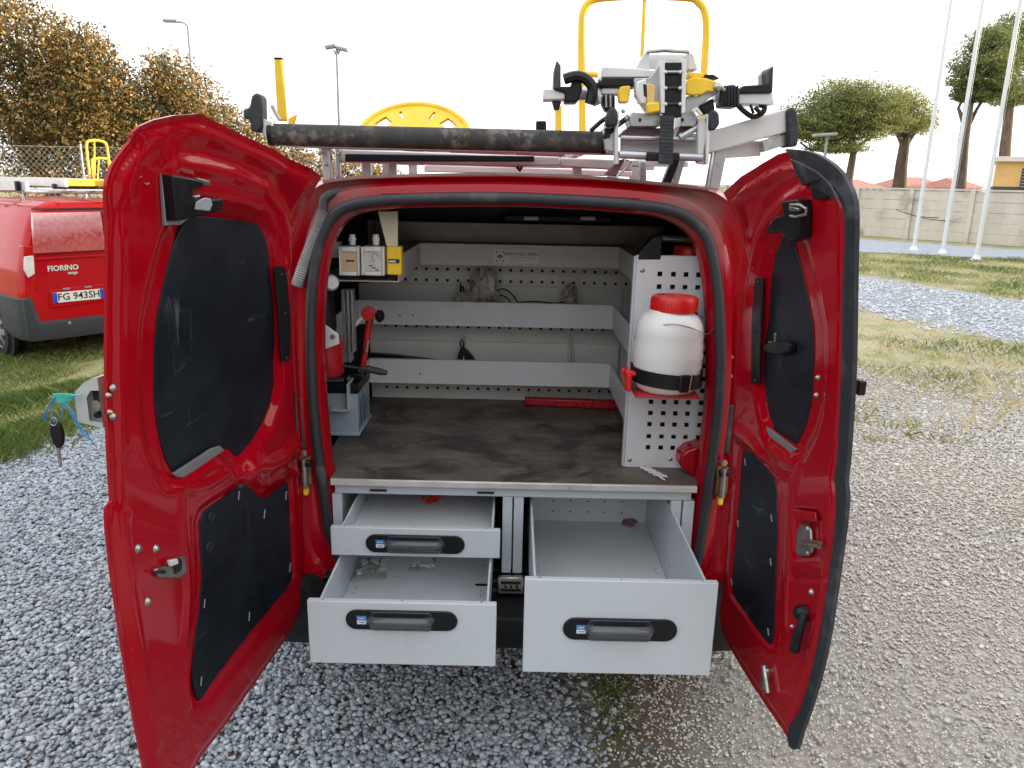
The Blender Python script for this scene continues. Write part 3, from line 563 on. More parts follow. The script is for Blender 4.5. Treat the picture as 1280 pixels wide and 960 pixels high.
# black sill with latch, bumper
MB().prism([(-.56, .0, .485), (.58, .0, .485), (.60, .0, .43), (-.58, .0, .43)], (0, .1, 0)).build('sill', BLACKPL, van, .006)
bp = []
for x, y in [(-.86, .55), (-.87, .15), (-.84, .0), (-.75, -.055), (-.4, -.075), (0, -.08), (.4, -.075), (.75, -.055), (.84, .0), (.87, .15), (.86, .55)]: bp.append(Vector((x, y, 0)))
bp = dense(bp, 5, False); n_ = len(bp); prof = [(0, .50), (-.0, .475), (-.004, .40), (.0, .33), (.03, .285)]; mb = MB(); V_ = []
for dy, z in [(.07, .502)]+prof+[(.10, .285)]:
    for p in bp: zq = z; z = (z-.06 if z > .45 and abs(p.x) < .62 else z); c_ = Vector((0, .6, 0)); d_ = (p-c_); d_.z = 0; V_.append(Vector((p.x, p.y, z)) - d_.normalized()*dy); z = zq
mb.add(V_, [(i*n_+k, i*n_+k+1, (i+1)*n_+k+1, (i+1)*n_+k) for i in range(len(prof)+1) for k in range(n_-1)], True)
bumper = mb.build('bumper', BLACKPL, van)
MB().box((0, -.079, .405), (1.1, .012, .012)).build('bumper_groove', RUBBER, bumper)
lt = MB(); P_ = [onY(622, 722, -.02), onY(655, 722, -.02), onY(655, 743, -.02), onY(622, 743, -.02)]
lt = MB().prism(P_, (0, .02, 0)).build('sill_latch', STEEL, van, .004)
for a, b in (((626, 727), (651, 730)), ((626, 736), (651, 739))): pa, pb = onY(*a, -.021), onY(*b, -.021); MB().span((pa.x, -.024, pa.z), (pb.x, -.018, pb.z)).build('latch_slot', BLACKPL, lt)
for i in range(3): q = onY(632+i*7, 733, -.021); MB().lathe(q+Vector((0, -.001, 0)), [(.0, .0), (.003, 0), (.004, -.003)], 8, (0, 1, 0)).build('latch_rivet', INK, lt)
# wheels
def wheel(x, y, side, parent, r=.30, wide=.19):
    t = MB(); s = side; c0 = Vector((x, y, r)); ax = (s, 0, 0)
    w_ = MB().lathe(c0, [(.19, -wide/2), (r-.03, -wide/2), (r, -wide/2+.03), (r, wide/2-.03), (r-.03, wide/2), (.19, wide/2), (.19, -wide/2)], 36, ax).build('wheel', TYRE, parent)
    MB().lathe(c0, [(.19, wide/2-.005), (.18, wide/2-.02), (.06, wide/2-.01), (.0, wide/2-.005)], 36, ax).build('rim', M('wheel_trim_grey', (150, 152, 155), .4, metal=.5) if not bpy.data.materials.get('wheel_trim_grey') else bpy.data.materials['wheel_trim_grey'], w_)
    mb = MB()
    for i in range(7):
        a = 2*math.pi*i/7; d = Vector((0, math.cos(a), math.sin(a))); e = Vector((0, -d.z, d.y)); q = c0+Vector((s*(wide/2-.008), 0, 0))
        mb.prism([q+d*.09-e*.018, q+d*.165-e*.034, q+d*.165+e*.034, q+d*.09+e*.018], (s*.004, 0, 0))
    mb.build('rim_openings', INK, w_); return w_
for x in (-.75, .75):
    for y in (.72, 3.0):
        wheel(x, y, 1 if x > 0 else -1, van)
        MB().lathe((x*1.125, y, .31), [(.30, -.05), (.36, -.05), (.37, .012), (.31, .016)], 40, (1 if x > 0 else -1, 0, 0)).build('arch_trim', BLACKPL, van)
# tail lights behind the doors, windscreen, side glass
GLS = M('dark_glass', (14, 18, 22), .05, coat=.5, spec=.8); LENS = M('red_lens', (190, 8, 6), .22, coat=.2, spec=.3)
for s_ in (-1, 1): MB().prism([Vector((s_*.70, .035, 1.28)), Vector((s_*.755, .035, 1.22)), Vector((s_*.815, .035, .92)), Vector((s_*.70, .035, .88))], (0, .04, 0)).build('tail_light', LENS, van, .012)
MB().prism([(-.66, 2.47, 1.60), (.66, 2.47, 1.60), (.74, 2.93, 1.24), (-.74, 2.93, 1.24)], (0, .02, .03)).build('windscreen', GLS, van, .02)
# jamb furniture: hinges, slots, conduit, check straps
def jpt(px, py, k=.0): return onV(px, py, k)
for (hx, hy) in [(383, 588), (901, 600)]:
    c_ = jpt(hx, hy, -.0); h = MB().box(c_, (.036, .03, .085)).build('hinge', M('rusty_steel', (128, 96, 66), .6, metal=.5, var=.4, ns=40, bump=.4, bs=90) if hx < 500 else bpy.data.materials['rusty_steel'], van, .005); MB().cyl(c_+Vector((0, -.022, -.045)), c_+Vector((0, -.022, .045)), .009).build('hinge_pin', STEEL, h)
    MB().box(c_+Vector((0, -.012, -.058)), (.014, .022, .025)).build('grease_cap', YEL, h, .004); MB().box(c_+Vector((.004, -.02, .03)), (.035, .02, .018)).build('hinge_leaf', BLACKPL, h, .004)
    MB().lathe(c_+Vector((0, -.016, .06)), [(0, -.006), (.009, -.004), (.01, 0)], 10, (0, 1, 0)).build('bolt', STEEL, h)
for (x0, y0, x1, y1) in [(377, 497, 384, 560), (908, 506, 914, 566)]:
    a_, b_ = jpt((x0+x1)/2, y0, .018), jpt((x0+x1)/2, y1, .018); MB().box((a_+b_)/2, (.016, .012, (a_-b_).length)).build('buffer_strip', RUBBER, van, .004)
cp = dense([jpt(x, y, -.012) for x, y in [(405, 264), (400, 280), (390, 304), (380, 330), (371, 357)]], 10, False); n_ = len(cp)
MB().tube([p for p in cp for _ in (0, 1)][:n_*2], [(.0125 if i % 2 else .0095) for i in range(n_*2)], 10).build('conduit', RUBBER, van) if False else None
pts = []; rs = []
tot = 44
for i in range(tot*2):
    t = i/(tot*2-1)*(n_-1); k = min(n_-2, int(t)); pts.append(cp[k].lerp(cp[k+1], t-k)); rs.append(.0175 if i % 2 else .0135)
MB().tube(pts, rs, 12).build('conduit', M('grey_conduit', (150, 150, 150), .5, dirt=.4, dirt_c=(130, 126, 118), dscale=14), van)
MB().tube(dense([jpt(404, 266, -.01), jpt(405, 250, -.006), jpt(413, 243, 0), jpt(425, 240, .02)], 5, False), .012, 10).build('conduit_boot', RUBBER, van)
# scratches and screws on the jamb, header lip
for (x, y) in [(383, 425), (380, 455), (915, 446), (914, 470)]:
    MB().lathe(jpt(x, y, .012), [(0, -.003), (.004, -.003), (.005, 0)], 8, (0, 1, 0)).build('bolt', STEEL, van)
hl = [jpt(x, y, -.012) for x, y in [(478, 242), (560, 240), (640, 240), (720, 243), (800, 248)]]; MB().tube(dense(hl, 4, False), .004, 6).build('header_bead', RED_DIRTY, van)
rg = [jpt(x, y, .035) for x, y in [(404, 228), (450, 223), (540, 220), (640, 219), (740, 223), (830, 231), (885, 237)]]; MB().tube(dense(rg, 5, False), .0065, 8).build('roof_gutter', M('dusty_sealant', (118, 100, 92), .8, var=.2, ns=12), van)

# ------------------------------------------------------------------ doors
def sdist(P, poly):                  # signed distance, + inside
    P = np.asarray(P, float); Q = np.asarray(poly, float); A, Bq = Q, np.roll(Q, -1, 0); D = Bq-A; W_ = P[:, None]-A[None]
    t = np.clip((W_*D).sum(-1)/((D*D).sum(-1)+1e-12), 0, 1); d = np.sqrt(((W_-t[..., None]*D)**2).sum(-1)); k = d.argmin(1); near = A[k]+t[np.arange(len(P)), k][:, None]*D[k]
    y = P[:, 1][:, None]; c = (A[None, :, 1] > y) != (Bq[None, :, 1] > y); xi = A[None, :, 0]+(y-A[None, :, 1])/(D[None, :, 1]+1e-12)*D[None, :, 0]
    ins = ((c & (P[:, 0][:, None] < xi)).sum(1) % 2) == 1; m = d.min(1); return np.where(ins, m, -m), near
def pdist(P, line):
    P = np.asarray(P, float); Q = np.asarray(line, float); A, Bq = Q[:-1], Q[1:]; D = Bq-A; W_ = P[:, None]-A[None]; t = np.clip((W_*D).sum(-1)/((D*D).sum(-1)+1e-12), 0, 1)
    return np.sqrt(((W_-t[..., None]*D)**2).sum(-1)).min(1)
def sstep(x, a, b): t = np.clip((x-a)/(b-a), 0, 1); return t*t*(3-2*t)
class Door:
    def __init__(s, hinge_x, ang, side):
        s.H = Vector((hinge_x, 0.0, 0)); a = R(ang); s.side = side      # side -1 left, +1 right
        s.d = Vector((side*math.sin(a), -math.cos(a), 0)); s.n = Vector((-side*math.cos(a), -math.sin(a), 0)); s.k0 = 0
    fold = None; fs = .45; rim = (.007, .012, .026)
    def at(s, px, py, k=0.0):        # photo pixel on the door's inner face, k metres proud of it
        z = 1.0; u = .4; r = ray(px, py); e = 0.0
        for _ in range(40):
            e += .45*(s.ln(u, z)-e); t = (k+e - s.n.dot(CAM-s.H))/s.n.dot(r); p = CAM + r*t; u, z = s.uv(p)
        return p
    def ln(s, u, z):                 # lean of the rear face, with the top folding in over the roof edge
        v = lean(z) if z > 1 else 0.0
        if s.fold:
            t = z - float(np.interp(u, s.fold[0], s.fold[1]))
            if t > 0: v += s.fs*t*t/(t+.02)
        return v
    def uv(s, p): return (s.d.dot(p-s.H), p.z)
    def pu(s, u, z, k=0): return s.H + s.d*u + Vector((0, 0, z)) + s.n*(k+s.ln(u, z))
    def poly(s, px, k=0.0, m=0): 
        L = [s.at(x, y, k) for x, y in px]
        if m: L = dense(L, m)
        return [s.uv(p) for p in L]
    def panel(s, name, px, mat, parent, k, th=.006, bevel=.002, m=0):
        pts = [s.at(x, y, k) for x, y in px]
        if m: pts = dense(pts, m)
        return MB().prism(pts, s.n*th).build(name, mat, parent, bevel)
    def screw(s, px, py, parent, k=.0, r=.008, mat=None):
        c_ = s.at(px, py, k); o = MB().lathe(c_, [(0, .006), (r*.6, .0055), (r, .002), (r*1.35, .0), (r*1.35, -.003)], 14, s.n).build('screw', mat or STEEL, parent); return o
def build_door(D, outline_px, feats, ridges, parent, thick, cell=.0075, mat=RED):
    out = D.poly(outline_px, -.012); o2 = np.array(out); u0, z0 = o2.min(0)-cell; u1, z1 = o2.max(0)+cell
    us = np.arange(u0, u1+cell, cell); zz = np.arange(z0, z1+cell, cell); UU, ZZ = np.meshgrid(us, zz); P = np.stack([UU.ravel(), ZZ.ravel()], -1)
    sd, near = [], []
    for c_ in np.array_split(P, 12): a, b = sdist(c_, o2); sd.append(a); near.append(b)
    sd = np.concatenate(sd); near = np.concatenate(near); nx, ny = len(us), len(zz); ids = np.arange(nx*ny).reshape(ny, nx)
    Q = np.stack([ids[:-1, :-1], ids[:-1, 1:], ids[1:, 1:], ids[1:, :-1]], -1).reshape(-1, 4); cen = P[Q].mean(1)
    csd = np.concatenate([sdist(c_, o2)[0] for c_ in np.array_split(cen, 12)]); Q = Q[csd > 0]
    E = np.concatenate([Q[:, [0, 1]], Q[:, [1, 2]], Q[:, [2, 3]], Q[:, [3, 0]]]); key = np.sort(E, 1); _, inv, cnt = np.unique(key, axis=0, return_inverse=True, return_counts=True)
    be = E[cnt[inv.ravel()] == 1]; bv = np.unique(be); P2 = P.copy(); P2[bv] = near[bv]; sdb = sd.copy(); sdb[bv] = 0
    h = -D.rim[0]*(1-sstep(sdb, D.rim[1], D.rim[2])) + .002*np.exp(-((sdb-.003)/.004)**2)
    for (pl, depth, ramp, w0) in feats:   # recess inside polygon: depth, ramp width outside
        ps = np.concatenate([sdist(c_, np.array(pl))[0] for c_ in np.array_split(P2, 12)]); h = h - depth*sstep(ps, -ramp, w0)
    for (ln, amp, wd) in ridges: h = h + amp*np.exp(-(pdist(P2, ln)/wd)**2)
    used = np.unique(Q); remap = -np.ones(len(P), int); remap[used] = np.arange(len(used)); Qr = remap[Q]; n = len(used)
    Pu, hu = P2[used], h[used]
    wob = np.array([noise.noise(Vector((a*6, b*6, 4)))*.0012 for a, b in Pu]); inn = [D.pu(a, b, c+e) for (a, b), c, e in zip(Pu, hu, wob)]
    sdu = sdb[used]; bul = -.012 - (thick-.008)*sstep(sdu, 0, .24); outp = [D.pu(a, b, c) for (a, b), c in zip(Pu, bul)]
    V = np.array([tuple(p) for p in inn]+[tuple(p) for p in outp]); b2 = remap[be]; flip = D.side < 0
    F1 = Qr if flip else Qr[:, ::-1]; F2 = (Qr[:, ::-1] if flip else Qr)+n; F3 = np.stack([b2[:, 1], b2[:, 0], b2[:, 0]+n, b2[:, 1]+n], -1)
    if not flip: F3 = F3[:, ::-1]
    o = mesh_np('door', V, np.concatenate([F1, F2, F3]), mat, parent, smooth=True)
    m = o.modifiers.new('es', 'EDGE_SPLIT'); m.split_angle = R(55); return o, out

LD = Door(-.600, 10, -1)
fl = sorted(LD.uv(LD.at(x, y)) for x, y in [(128, 205), (165, 195), (205, 186), (250, 190), (300, 208), (345, 240), (362, 275)]); LD.fold = ([a for a, b in fl], [b for a, b in fl])
out_l = [(399, 221), (375, 206), (340, 187), (300, 169), (265, 152), (247, 142), (215, 144), (188, 150), (170, 158), (163, 165), (159, 176), (148, 190), (137, 206), (130, 224), (128, 245), (130, 275), (131, 330), (130, 400), (130, 480), (132, 560), (136, 626), (129, 636), (130, 660), (136, 715), (144, 770), (154, 835), (165, 900), (176, 955), (186, 1000), (200, 1012), (222, 1000), (236, 968), (248, 946), (282, 902), (320, 848), (350, 805), (372, 770), (379, 742), (378, 700), (376, 640), (373, 580), (370, 540), (367, 500), (364, 440), (363, 400), (362, 360), (361, 335), (362, 312), (366, 290), (374, 270), (384, 248)]
win_l = [(234, 270), (262, 271), (300, 276), (327, 281), (333, 293), (339, 312), (343, 338), (346, 372), (348, 412), (349, 450), (349, 480), (345, 502), (336, 527), (322, 552), (308, 569), (300, 577), (283, 561), (272, 559), (220, 593), (213, 591), (204, 575), (197, 550), (192, 520), (189, 480), (189, 440), (192, 402), (198, 370), (206, 334), (214, 304), (223, 285)]
low_l = [(297, 607), (304, 603), (312, 610), (320, 620), (330, 623), (344, 612), (356, 602), (362, 605), (364, 640), (366, 700), (367, 722), (359, 735), (330, 768), (300, 806), (270, 845), (251, 874), (246, 877), (240, 860), (238, 840), (241, 800), (247, 760), (250, 720), (248, 680), (247, 652), (252, 639), (265, 629), (285, 616)]
P0 = LD.poly
ridges = [(P0([(316, 584), (334, 584), (354, 574), (368, 556)]), .016, .026), (P0([(312, 588), (318, 600), (326, 606), (338, 604), (348, 592), (358, 587), (371, 592)]), .007, .010), (P0([(214, 243), (212, 218), (220, 205), (245, 208), (290, 218), (330, 236), (350, 262), (358, 292), (360, 330)]), .010, .016),
          (P0([(205, 195), (235, 172), (262, 170), (310, 190), (350, 212), (380, 240)]), .006, .02), (P0([(160, 240), (170, 200), (200, 178)]), .007, .018), (P0([(228, 615), (228, 650), (232, 690), (236, 740), (232, 800)]), .005, .008),
          (P0([(205, 560), (213, 590), (222, 606), (240, 612), (262, 606), (290, 588), (300, 583), (312, 575), (330, 552)]), .006, .008), (P0([(236, 812), (234, 850), (240, 884)]), .004, .006), (P0([(152, 300), (152, 420), (153, 560)]), .003, .012), (P0([(158, 650), (164, 740), (182, 850), (199, 930)]), .003, .012)]
dl, outl = build_door(LD, out_l, [(LD.poly(win_l), .024, .045, .004), (LD.poly(low_l), .010, .014, .002), (LD.poly([(290, 612), (362, 600), (367, 700), (372, 745), (262, 880), (238, 890)]), .006, .02, .02), (LD.poly([(225, 255), (300, 262), (345, 290), (352, 330), (240, 300)]), .008, .03, .02)], ridges, van, .045)
tag(dl, 'wide red left rear door opened outward')
LD.panel('window_panel', win_l, BLACKP, dl, -.028, .007); LD.panel('lower_panel', low_l, BLACKP, dl, -.013, .006)
LD.panel('foam_strip', [(213, 592), (218, 596), (226, 597), (277, 563), (272, 557), (262, 560)], M('grey_foam', (112, 114, 116), .7, var=.1), dl, -.016, .008)
LD.panel('hinge_strip', [(341, 332), (354, 333), (357, 350), (361, 400), (361, 450), (350, 452), (347, 400)], BLACKPL, dl, -.004, .006)
for p in [(352, 343), (356, 392), (358, 448)]: LD.screw(*p, dl, .002, .004, INK)
lc = LD.panel('upper_latch', [(197, 218), (222, 222), (238, 226), (238, 234), (226, 236), (224, 244), (236, 250), (262, 247), (264, 256), (260, 264), (232, 270), (204, 276)], BLACKPL, dl, -.002, .03, .004)
LD.panel('latch_backplate', [(198, 216), (202, 282), (222, 281), (236, 270), (204, 276)], STEELG, lc, .0, .008)
LD.panel('latch_cover', [(242, 262), (244, 252), (254, 247), (262, 248), (264, 256), (260, 264)], M('pale_plastic', (150, 156, 164), .5), lc, .029, .004)
MB().tube([LD.at(x, y, .02) for x, y in [(250, 228), (232, 227), (222, 232), (222, 242), (232, 248), (248, 245)]], .004, 8).build('latch_hook', STEEL, lc); LD.panel('latch_pawl', [(238, 222), (254, 226), (255, 232), (240, 231)], STEEL, lc, .01, .016)
for (x, y) in [(142, 485), (142, 521)]: LD.screw(x, y, dl, .0, .0055)
for (x, y) in [(136, 494), (138, 515)]: LD.screw(x, y, dl, .0, .0035)
for (x, y) in [(173, 686), (195, 686), (185, 752)]: LD.screw(x, y, dl, .0, .0075)
lk = LD.panel('lock', [(188, 712), (192, 709), (208, 707), (214, 698), (226, 694), (228, 714), (220, 722), (194, 721)], STEEL, dl, .0, .012, .003)
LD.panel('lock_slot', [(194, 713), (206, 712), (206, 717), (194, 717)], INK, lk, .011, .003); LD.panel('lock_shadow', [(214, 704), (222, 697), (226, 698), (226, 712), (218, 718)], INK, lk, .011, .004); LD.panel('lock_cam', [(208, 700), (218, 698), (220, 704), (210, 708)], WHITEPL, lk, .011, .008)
for (x, y) in [(180, 192), (174, 220), (183, 229), (180, 287)]: MB().tube([LD.at(x-3, y, .0), LD.at(x, y+2, .002), LD.at(x+3, y, .0)], .002, 5).build('seam_mark', RED, dl)
for (x, y, r_) in [(264, 646, .011), (262, 684, .012)]:
    MB().lathe(LD.at(x, y, -.006), [(0, .001), (r_*.8, .001), (r_, .002), (r_*1.15, 0)], 16, LD.n).build('panel_hole', INK, dl)
for (x, y) in [(298, 620), (330, 643), (357, 620), (362, 710), (311, 771), (251, 852), (255, 755)]: 
    MB().tube([LD.at(x+1, y-6, -.004), LD.at(x, y+5, -.004)], .0018, 5).build('panel_clip', STEELG, dl)
for (x, y) in [(262, 485), (320, 520), (345, 562)]: pass
MB().tube([LD.at(369, 490, .0), LD.at(371, 560, .0)], .003, 5).build('hinge_seam', RUBBER, dl)

RD = Door(.598, 6, 1); RD.fs = .22; RD.rim = (.016, .024, .036)
fr_ = sorted(RD.uv(RD.at(x, y)) for x, y in [(940, 300), (955, 268), (975, 248), (1000, 236), (1030, 232), (1066, 236)]); RD.fold = ([a for a, b in fr_], [b for a, b in fr_])
out_r = [(904, 241), (925, 222), (950, 206), (972, 193), (990, 188), (1015, 192), (1036, 203), (1052, 218), (1062, 234), (1068, 254), (1069, 280), (1068, 330), (1067, 400), (1066, 460), (1063, 515), (1059, 575), (1056, 602), (1058, 622), (1054, 665), (1046, 722), (1036, 790), (1025, 842), (1012, 884), (1001, 915), (996, 934), (990, 932), (978, 912), (960, 886), (940, 856), (917, 818), (902, 790), (899, 768), (903, 740), (907, 690), (911, 645), (913, 600), (914, 560), (916, 520), (918, 480), (920, 440), (925, 392), (931, 355), (936, 330), (930, 300), (920, 272)]
win_r = [(970, 298), (985, 296), (996, 302), (1005, 335), (1013, 370), (1020, 410), (1021, 440), (1020, 470), (1017, 505), (1010, 532), (1002, 550), (997, 561), (960, 534), (955, 520), (951, 500), (949, 470), (951, 430), (954, 390), (957, 350), (962, 320)]
low_r = [(926, 564), (933, 560), (942, 565), (956, 581), (970, 598), (973, 612), (974, 660), (972, 720), (970, 790), (966, 807), (961, 806), (950, 795), (930, 766), (913, 742), (912, 725), (918, 660), (922, 610)]
P1 = RD.poly
ridr = [(P1([(924, 540), (938, 552), (952, 566)]), .012, .022), (P1([(942, 330), (950, 295), (965, 272), (985, 252), (1005, 240)]), .010, .016), (P1([(925, 240), (960, 215), (992, 200)]), .006, .018), (P1([(950, 540), (960, 560), (975, 575), (990, 580), (1004, 560)]), .006, .008), (P1([(1000, 580), (990, 610), (988, 640), (985, 700), (982, 780)]), .006, .009), (P1([(990, 722), (1030, 722)]), -.006, .006), (P1([(978, 620), (976, 700), (975, 800)]), -.004, .006)]
dr, outr = build_door(RD, out_r, [(RD.poly(win_r), .022, .045, .004), (RD.poly(low_r), .010, .014, .002), (RD.poly([(993, 640), (1022, 642), (1024, 696), (992, 696)]), .010, .012, .004)], ridr, van, .045, cell=.0065)
tag(dr, 'narrow red right rear door with black rubber along its free edge')
RD.panel('window_panel', win_r, BLACKP, dr, -.026, .007); RD.panel('lower_panel', low_r, BLACKP, dr, -.013, .006)
RD.panel('foam_strip', [(952, 536), (957, 530), (999, 562), (992, 567), (986, 565)], bpy.data.materials['grey_foam'], dr, -.016, .008)
RD.panel('hinge_strip', [(946, 347), (956, 347), (954, 400), (951, 480), (941, 480), (942, 400)], BLACKPL, dr, -.004, .006)
for p in [(948, 353), (943, 413), (944, 476)]: RD.screw(*p, dr, .002, .004, INK)
trim_in = [(985, 190), (992, 203), (1004, 222), (1018, 236), (1034, 238), (1046, 246), (1054, 262), (1056, 300), (1053, 350), (1052, 450), (1050, 500), (1047, 560), (1043, 600), (1045, 625), (1041, 680), (1033, 740), (1023, 800), (1011, 850), (1000, 885), (986, 908)]
trim_out = [(985, 186), (1015, 190), (1038, 202), (1054, 217), (1064, 234), (1070, 254), (1071, 280), (1070, 330), (1069, 400), (1068, 460), (1065, 515), (1061, 575), (1058, 602), (1060, 622), (1056, 665), (1048, 722), (1038, 790), (1027, 842), (1014, 886), (1003, 917), (997, 937), (988, 933)]
ti = dense([RD.at(x, y, .003) for x, y in trim_in], 4, False); to = dense([RD.at(x-2, y, .004) for x, y in trim_out], 4, False)
def reseg(L, m):
    d = [0]; 
    for a, b in zip(L, L[1:]): d.append(d[-1]+(b-a).length)
    return [Vector([float(np.interp(t, d, [p[i] for p in L])) for i in range(3)]) for t in np.linspace(0, d[-1], m)]
ti, to = reseg(ti, 80), reseg(to, 80); tm = [a.lerp(b, .5)+RD.n*.005 for a, b in zip(ti, to)]; tb = [p-RD.n*.009 for p in to]
mb = MB(); to = [p for p in to]; V_ = ti+tm+to+tb; mb.add(V_, [(i*80+k, i*80+k+1, (i+1)*80+k+1, (i+1)*80+k) for i in range(3) for k in range(79)], True); mb.build('edge_trim', TRIM, dr)
tp = RD.panel('torn_tape', [(990, 198), (1004, 204), (1024, 214), (1040, 228), (1052, 250), (1040, 246), (1026, 238), (1030, 224), (1018, 228), (1006, 232), (998, 218)], TRIM, dr, .006, .006)
RD.panel('torn_tape', [(1015, 234), (1034, 232), (1040, 246), (1028, 250), (1018, 248)], BLACKPL, dr, .004, .005)
uc = RD.panel('upper_latch', [(975, 284), (984, 272), (996, 268), (992, 252), (1014, 249), (1016, 262), (1015, 296), (1004, 302), (990, 290), (972, 292)], BLACKPL, dr, .0, .03, .004)
MB().tube([RD.at(x, y, .034) for x, y in [(988, 256), (1000, 256), (1008, 261), (1007, 268), (996, 271), (988, 270)]], .003, 8).build('latch_hook', STEEL, uc)
RD.panel('latch_pawl', [(990, 258), (1002, 260), (1002, 264), (990, 264)], STEEL, uc, .028, .008)
hd = RD.panel('window_handle', [(963, 432), (970, 428), (990, 426), (997, 430), (996, 440), (984, 444), (970, 442), (964, 438)], BLACKPL, dr, -.018, .02, .004)
MB().tube([RD.at(962, 428, -.01), RD.at(969, 429, -.005), RD.at(969, 417, .0)], .003, 6).build('handle_lever', STEELG, hd)
for (x, y) in [(1022, 472), (1020, 494)]: RD.screw(x, y, dr, .0, .0045)
for (x, y) in [(1014, 740)]: RD.screw(x, y, dr, .0, .0065)
RD.screw(990, 783, dr, .0, .004)
st_ = RD.panel('striker_plate', [(1003, 656), (1012, 655), (1017, 662), (1019, 690), (1014, 695), (1002, 695), (998, 690), (1000, 664)], STEEL, dr, -.008, .008, .003)
MB().tube([RD.at(x, y, k) for x, y, k in [(1001, 681, .0), (1008, 681, .03), (1024, 683, .03), (1026, 679, .02), (1012, 677, .01), (1004, 676, .0)]], .0045, 8).build('striker_loop', STEEL, st_)
for y in (661, 691): RD.screw(1008, y, st_, -.002, .004) if False else MB().lathe(RD.at(1009, y, .0), [(0, .004), (.004, .003), (.006, 0)], 10, RD.n).build('screw', ALU, st_)
MB().prism([RD.at(x, y, .002) for x, y in [(990, 636), (1022, 640), (1023, 652), (998, 650)]], RD.n*.006).build('striker_hood', RED, dr, .003)
hl_ = MB().lathe(RD.at(1006, 766, .002), [(0, .022), (.012, .022), (.017, .012), (.019, 0)], 18, RD.n).build('door_lever', BLACKPL, dr)
MB().tube([RD.at(x, y, k) for x, y, k in [(1005, 768, .016), (1001, 782, .024), (996, 798, .026), (993, 812, .022)]], [.009, .009, .011, .011], 10).build('lever_arm', BLACKPL, hl_)
hb = MB().box(RD.at(957, 846, .004), (.016, .03, .06)).build('hinge', STEEL, dr, .005); MB().tube([RD.at(955, 832, .012), RD.at(960, 866, .012)], .007, 8).build('hinge_pin', STEEL, hb)
MB().box(RD.at(1068, 484, -.03)+Vector((.012, 0, 0)), (.016, .02, .03)).build('rubber_stop', BLACKPL, dr, .003)
for (x, y) in [(931, 578), (922, 655), (964, 648), (963, 703), (914, 728), (960, 790)]: MB().tube([RD.at(x, y-5, -.004), RD.at(x+1, y+4, -.004)], .0018, 5).build('panel_clip', STEELG, dr)

# outside lock housing on the left door, with a key hanging from it
def lo(px, py, k): return LD.at(px, py, k)
ob = LD.at(131, 503, -.03); ox = -LD.n; oy = LD.d
lb = thing('padlock', 'silver door lock housing on the outer face of the left door, keys hanging from it', 'lock', tuple(ob))
LKM = M('brushed_lock_alloy', (196, 196, 192), .4, metal=.3, var=.08, ns=18, bump=.2, bs=90)
def lp(a, b, z): return ob + ox*a + oy*b + Vector((0, 0, z))   # a out from the door, b towards its free edge
prof_ = [(0, .05), (.012, .048), (.030, .038), (.048, .022), (.052, .012), (.052, -.038), (0, -.046)]
inn_ = [(0, .022), (.016, .026), (.026, .018), (.028, .008), (.028, -.034), (.0, -.040)]
def cup(P, b0, b1): return [lp(a, b0, z) for a, z in P]
MB().prism(cup(prof_, -.075, 0), oy*.07).build('housing', LKM, lb, .003)
rim_ = MB(); rim_.add([lp(a, -.005, z) for a, z in prof_]+[lp(a, .012, z) for a, z in prof_], [(i, i+1, 7+i+1, 7+i) for i in range(6)]+[(6, 0, 7, 13)])
rim_.build('housing_rim', LKM, lb); fr = MB()
for (a, z), (a2, z2) in zip([prof_[i] for i in (1, 2, 3, 4, 5, 6)], [inn_[i] for i in (1, 2, 3, 3, 4, 5)]): pass
fr.add([lp(a, .012, z) for a, z in [(0, .05), (.012, .048), (.030, .038), (.048, .022), (.052, .012), (.052, -.038), (0, -.046), (0, -.036), (.027, -.034), (.027, .010), (.018, .024), (0, .026)]], [(0, 1, 10, 11), (1, 2, 3, 10), (3, 4, 9, 10), (4, 5, 8, 9), (5, 6, 7, 8)]); fr.build('front_frame', LKM, lb)
MB().cyl(lp(.012, -.003, -.004), lp(.012, .008, -.004), .009).build('bolt', STEEL, lb); MB().cyl(lp(.014, -.003, -.024), lp(.014, .008, -.024), .006).build('pin', BLACKPL, lb); MB().box(lp(.014, -.004, .012), (.02, .004, .02)).build('cavity', INK, lb)
yK = ob.y-.02
K = lambda x, y: onY(x, y, yK)
TEAL = M('teal_ribbon', (60, 178, 160), .5, var=.15, ns=30); RIB = M('blue_ribbon', (70, 150, 210), .5, var=.15, ns=30)
ky = thing('key', 'black headed ignition key on a blue ribbon hanging beside the left door', 'key', tuple(K(70, 540)))
MB().prism(dense([K(x, y) for x, y in [(62, 530), (66, 527), (72, 529), (76, 540), (77, 552), (75, 560), (70, 560), (65, 552), (62, 542)]], 3), (0, .012, 0)).build('key_head', BLACKPL, ky, .002)
MB().prism([K(x, y) for x, y in [(70, 560), (74, 560), (76.5, 582), (75, 585), (73.5, 583)]], (0, .003, 0)).build('key_blade', STEEL, ky)
MB().prism(dense([K(x, y) for x, y in [(66, 493), (78, 492), (93, 494), (88, 501), (74, 504), (68, 500)]], 3), (0, .004, 0)).build('key_tag', TEAL, ky, .001)
for L_ in ([(69, 496), (62, 505), (57, 516), (55, 526)], [(67, 498), (60, 508), (58, 520), (56, 527)], [(80, 503), (90, 513), (97, 527), (106, 540), (116, 552)], [(78, 503), (88, 515), (96, 530), (104, 543), (112, 550)], [(78, 504), (78, 516), (75, 524)], [(69, 497), (64, 512), (68, 529)], [(84, 497), (94, 494), (102, 494)]):
    MB().tube(dense([K(x, y) for x, y in L_], 4, False), .0022, 6, flat=.4).build('ribbon', RIB, ky)
MB().tube([K(67+4*math.cos(a), 527+5*math.sin(a)) for a in [i*math.pi/6 for i in range(12)]], .0012, 5, closed=True).build('key_ring', STEEL, ky)

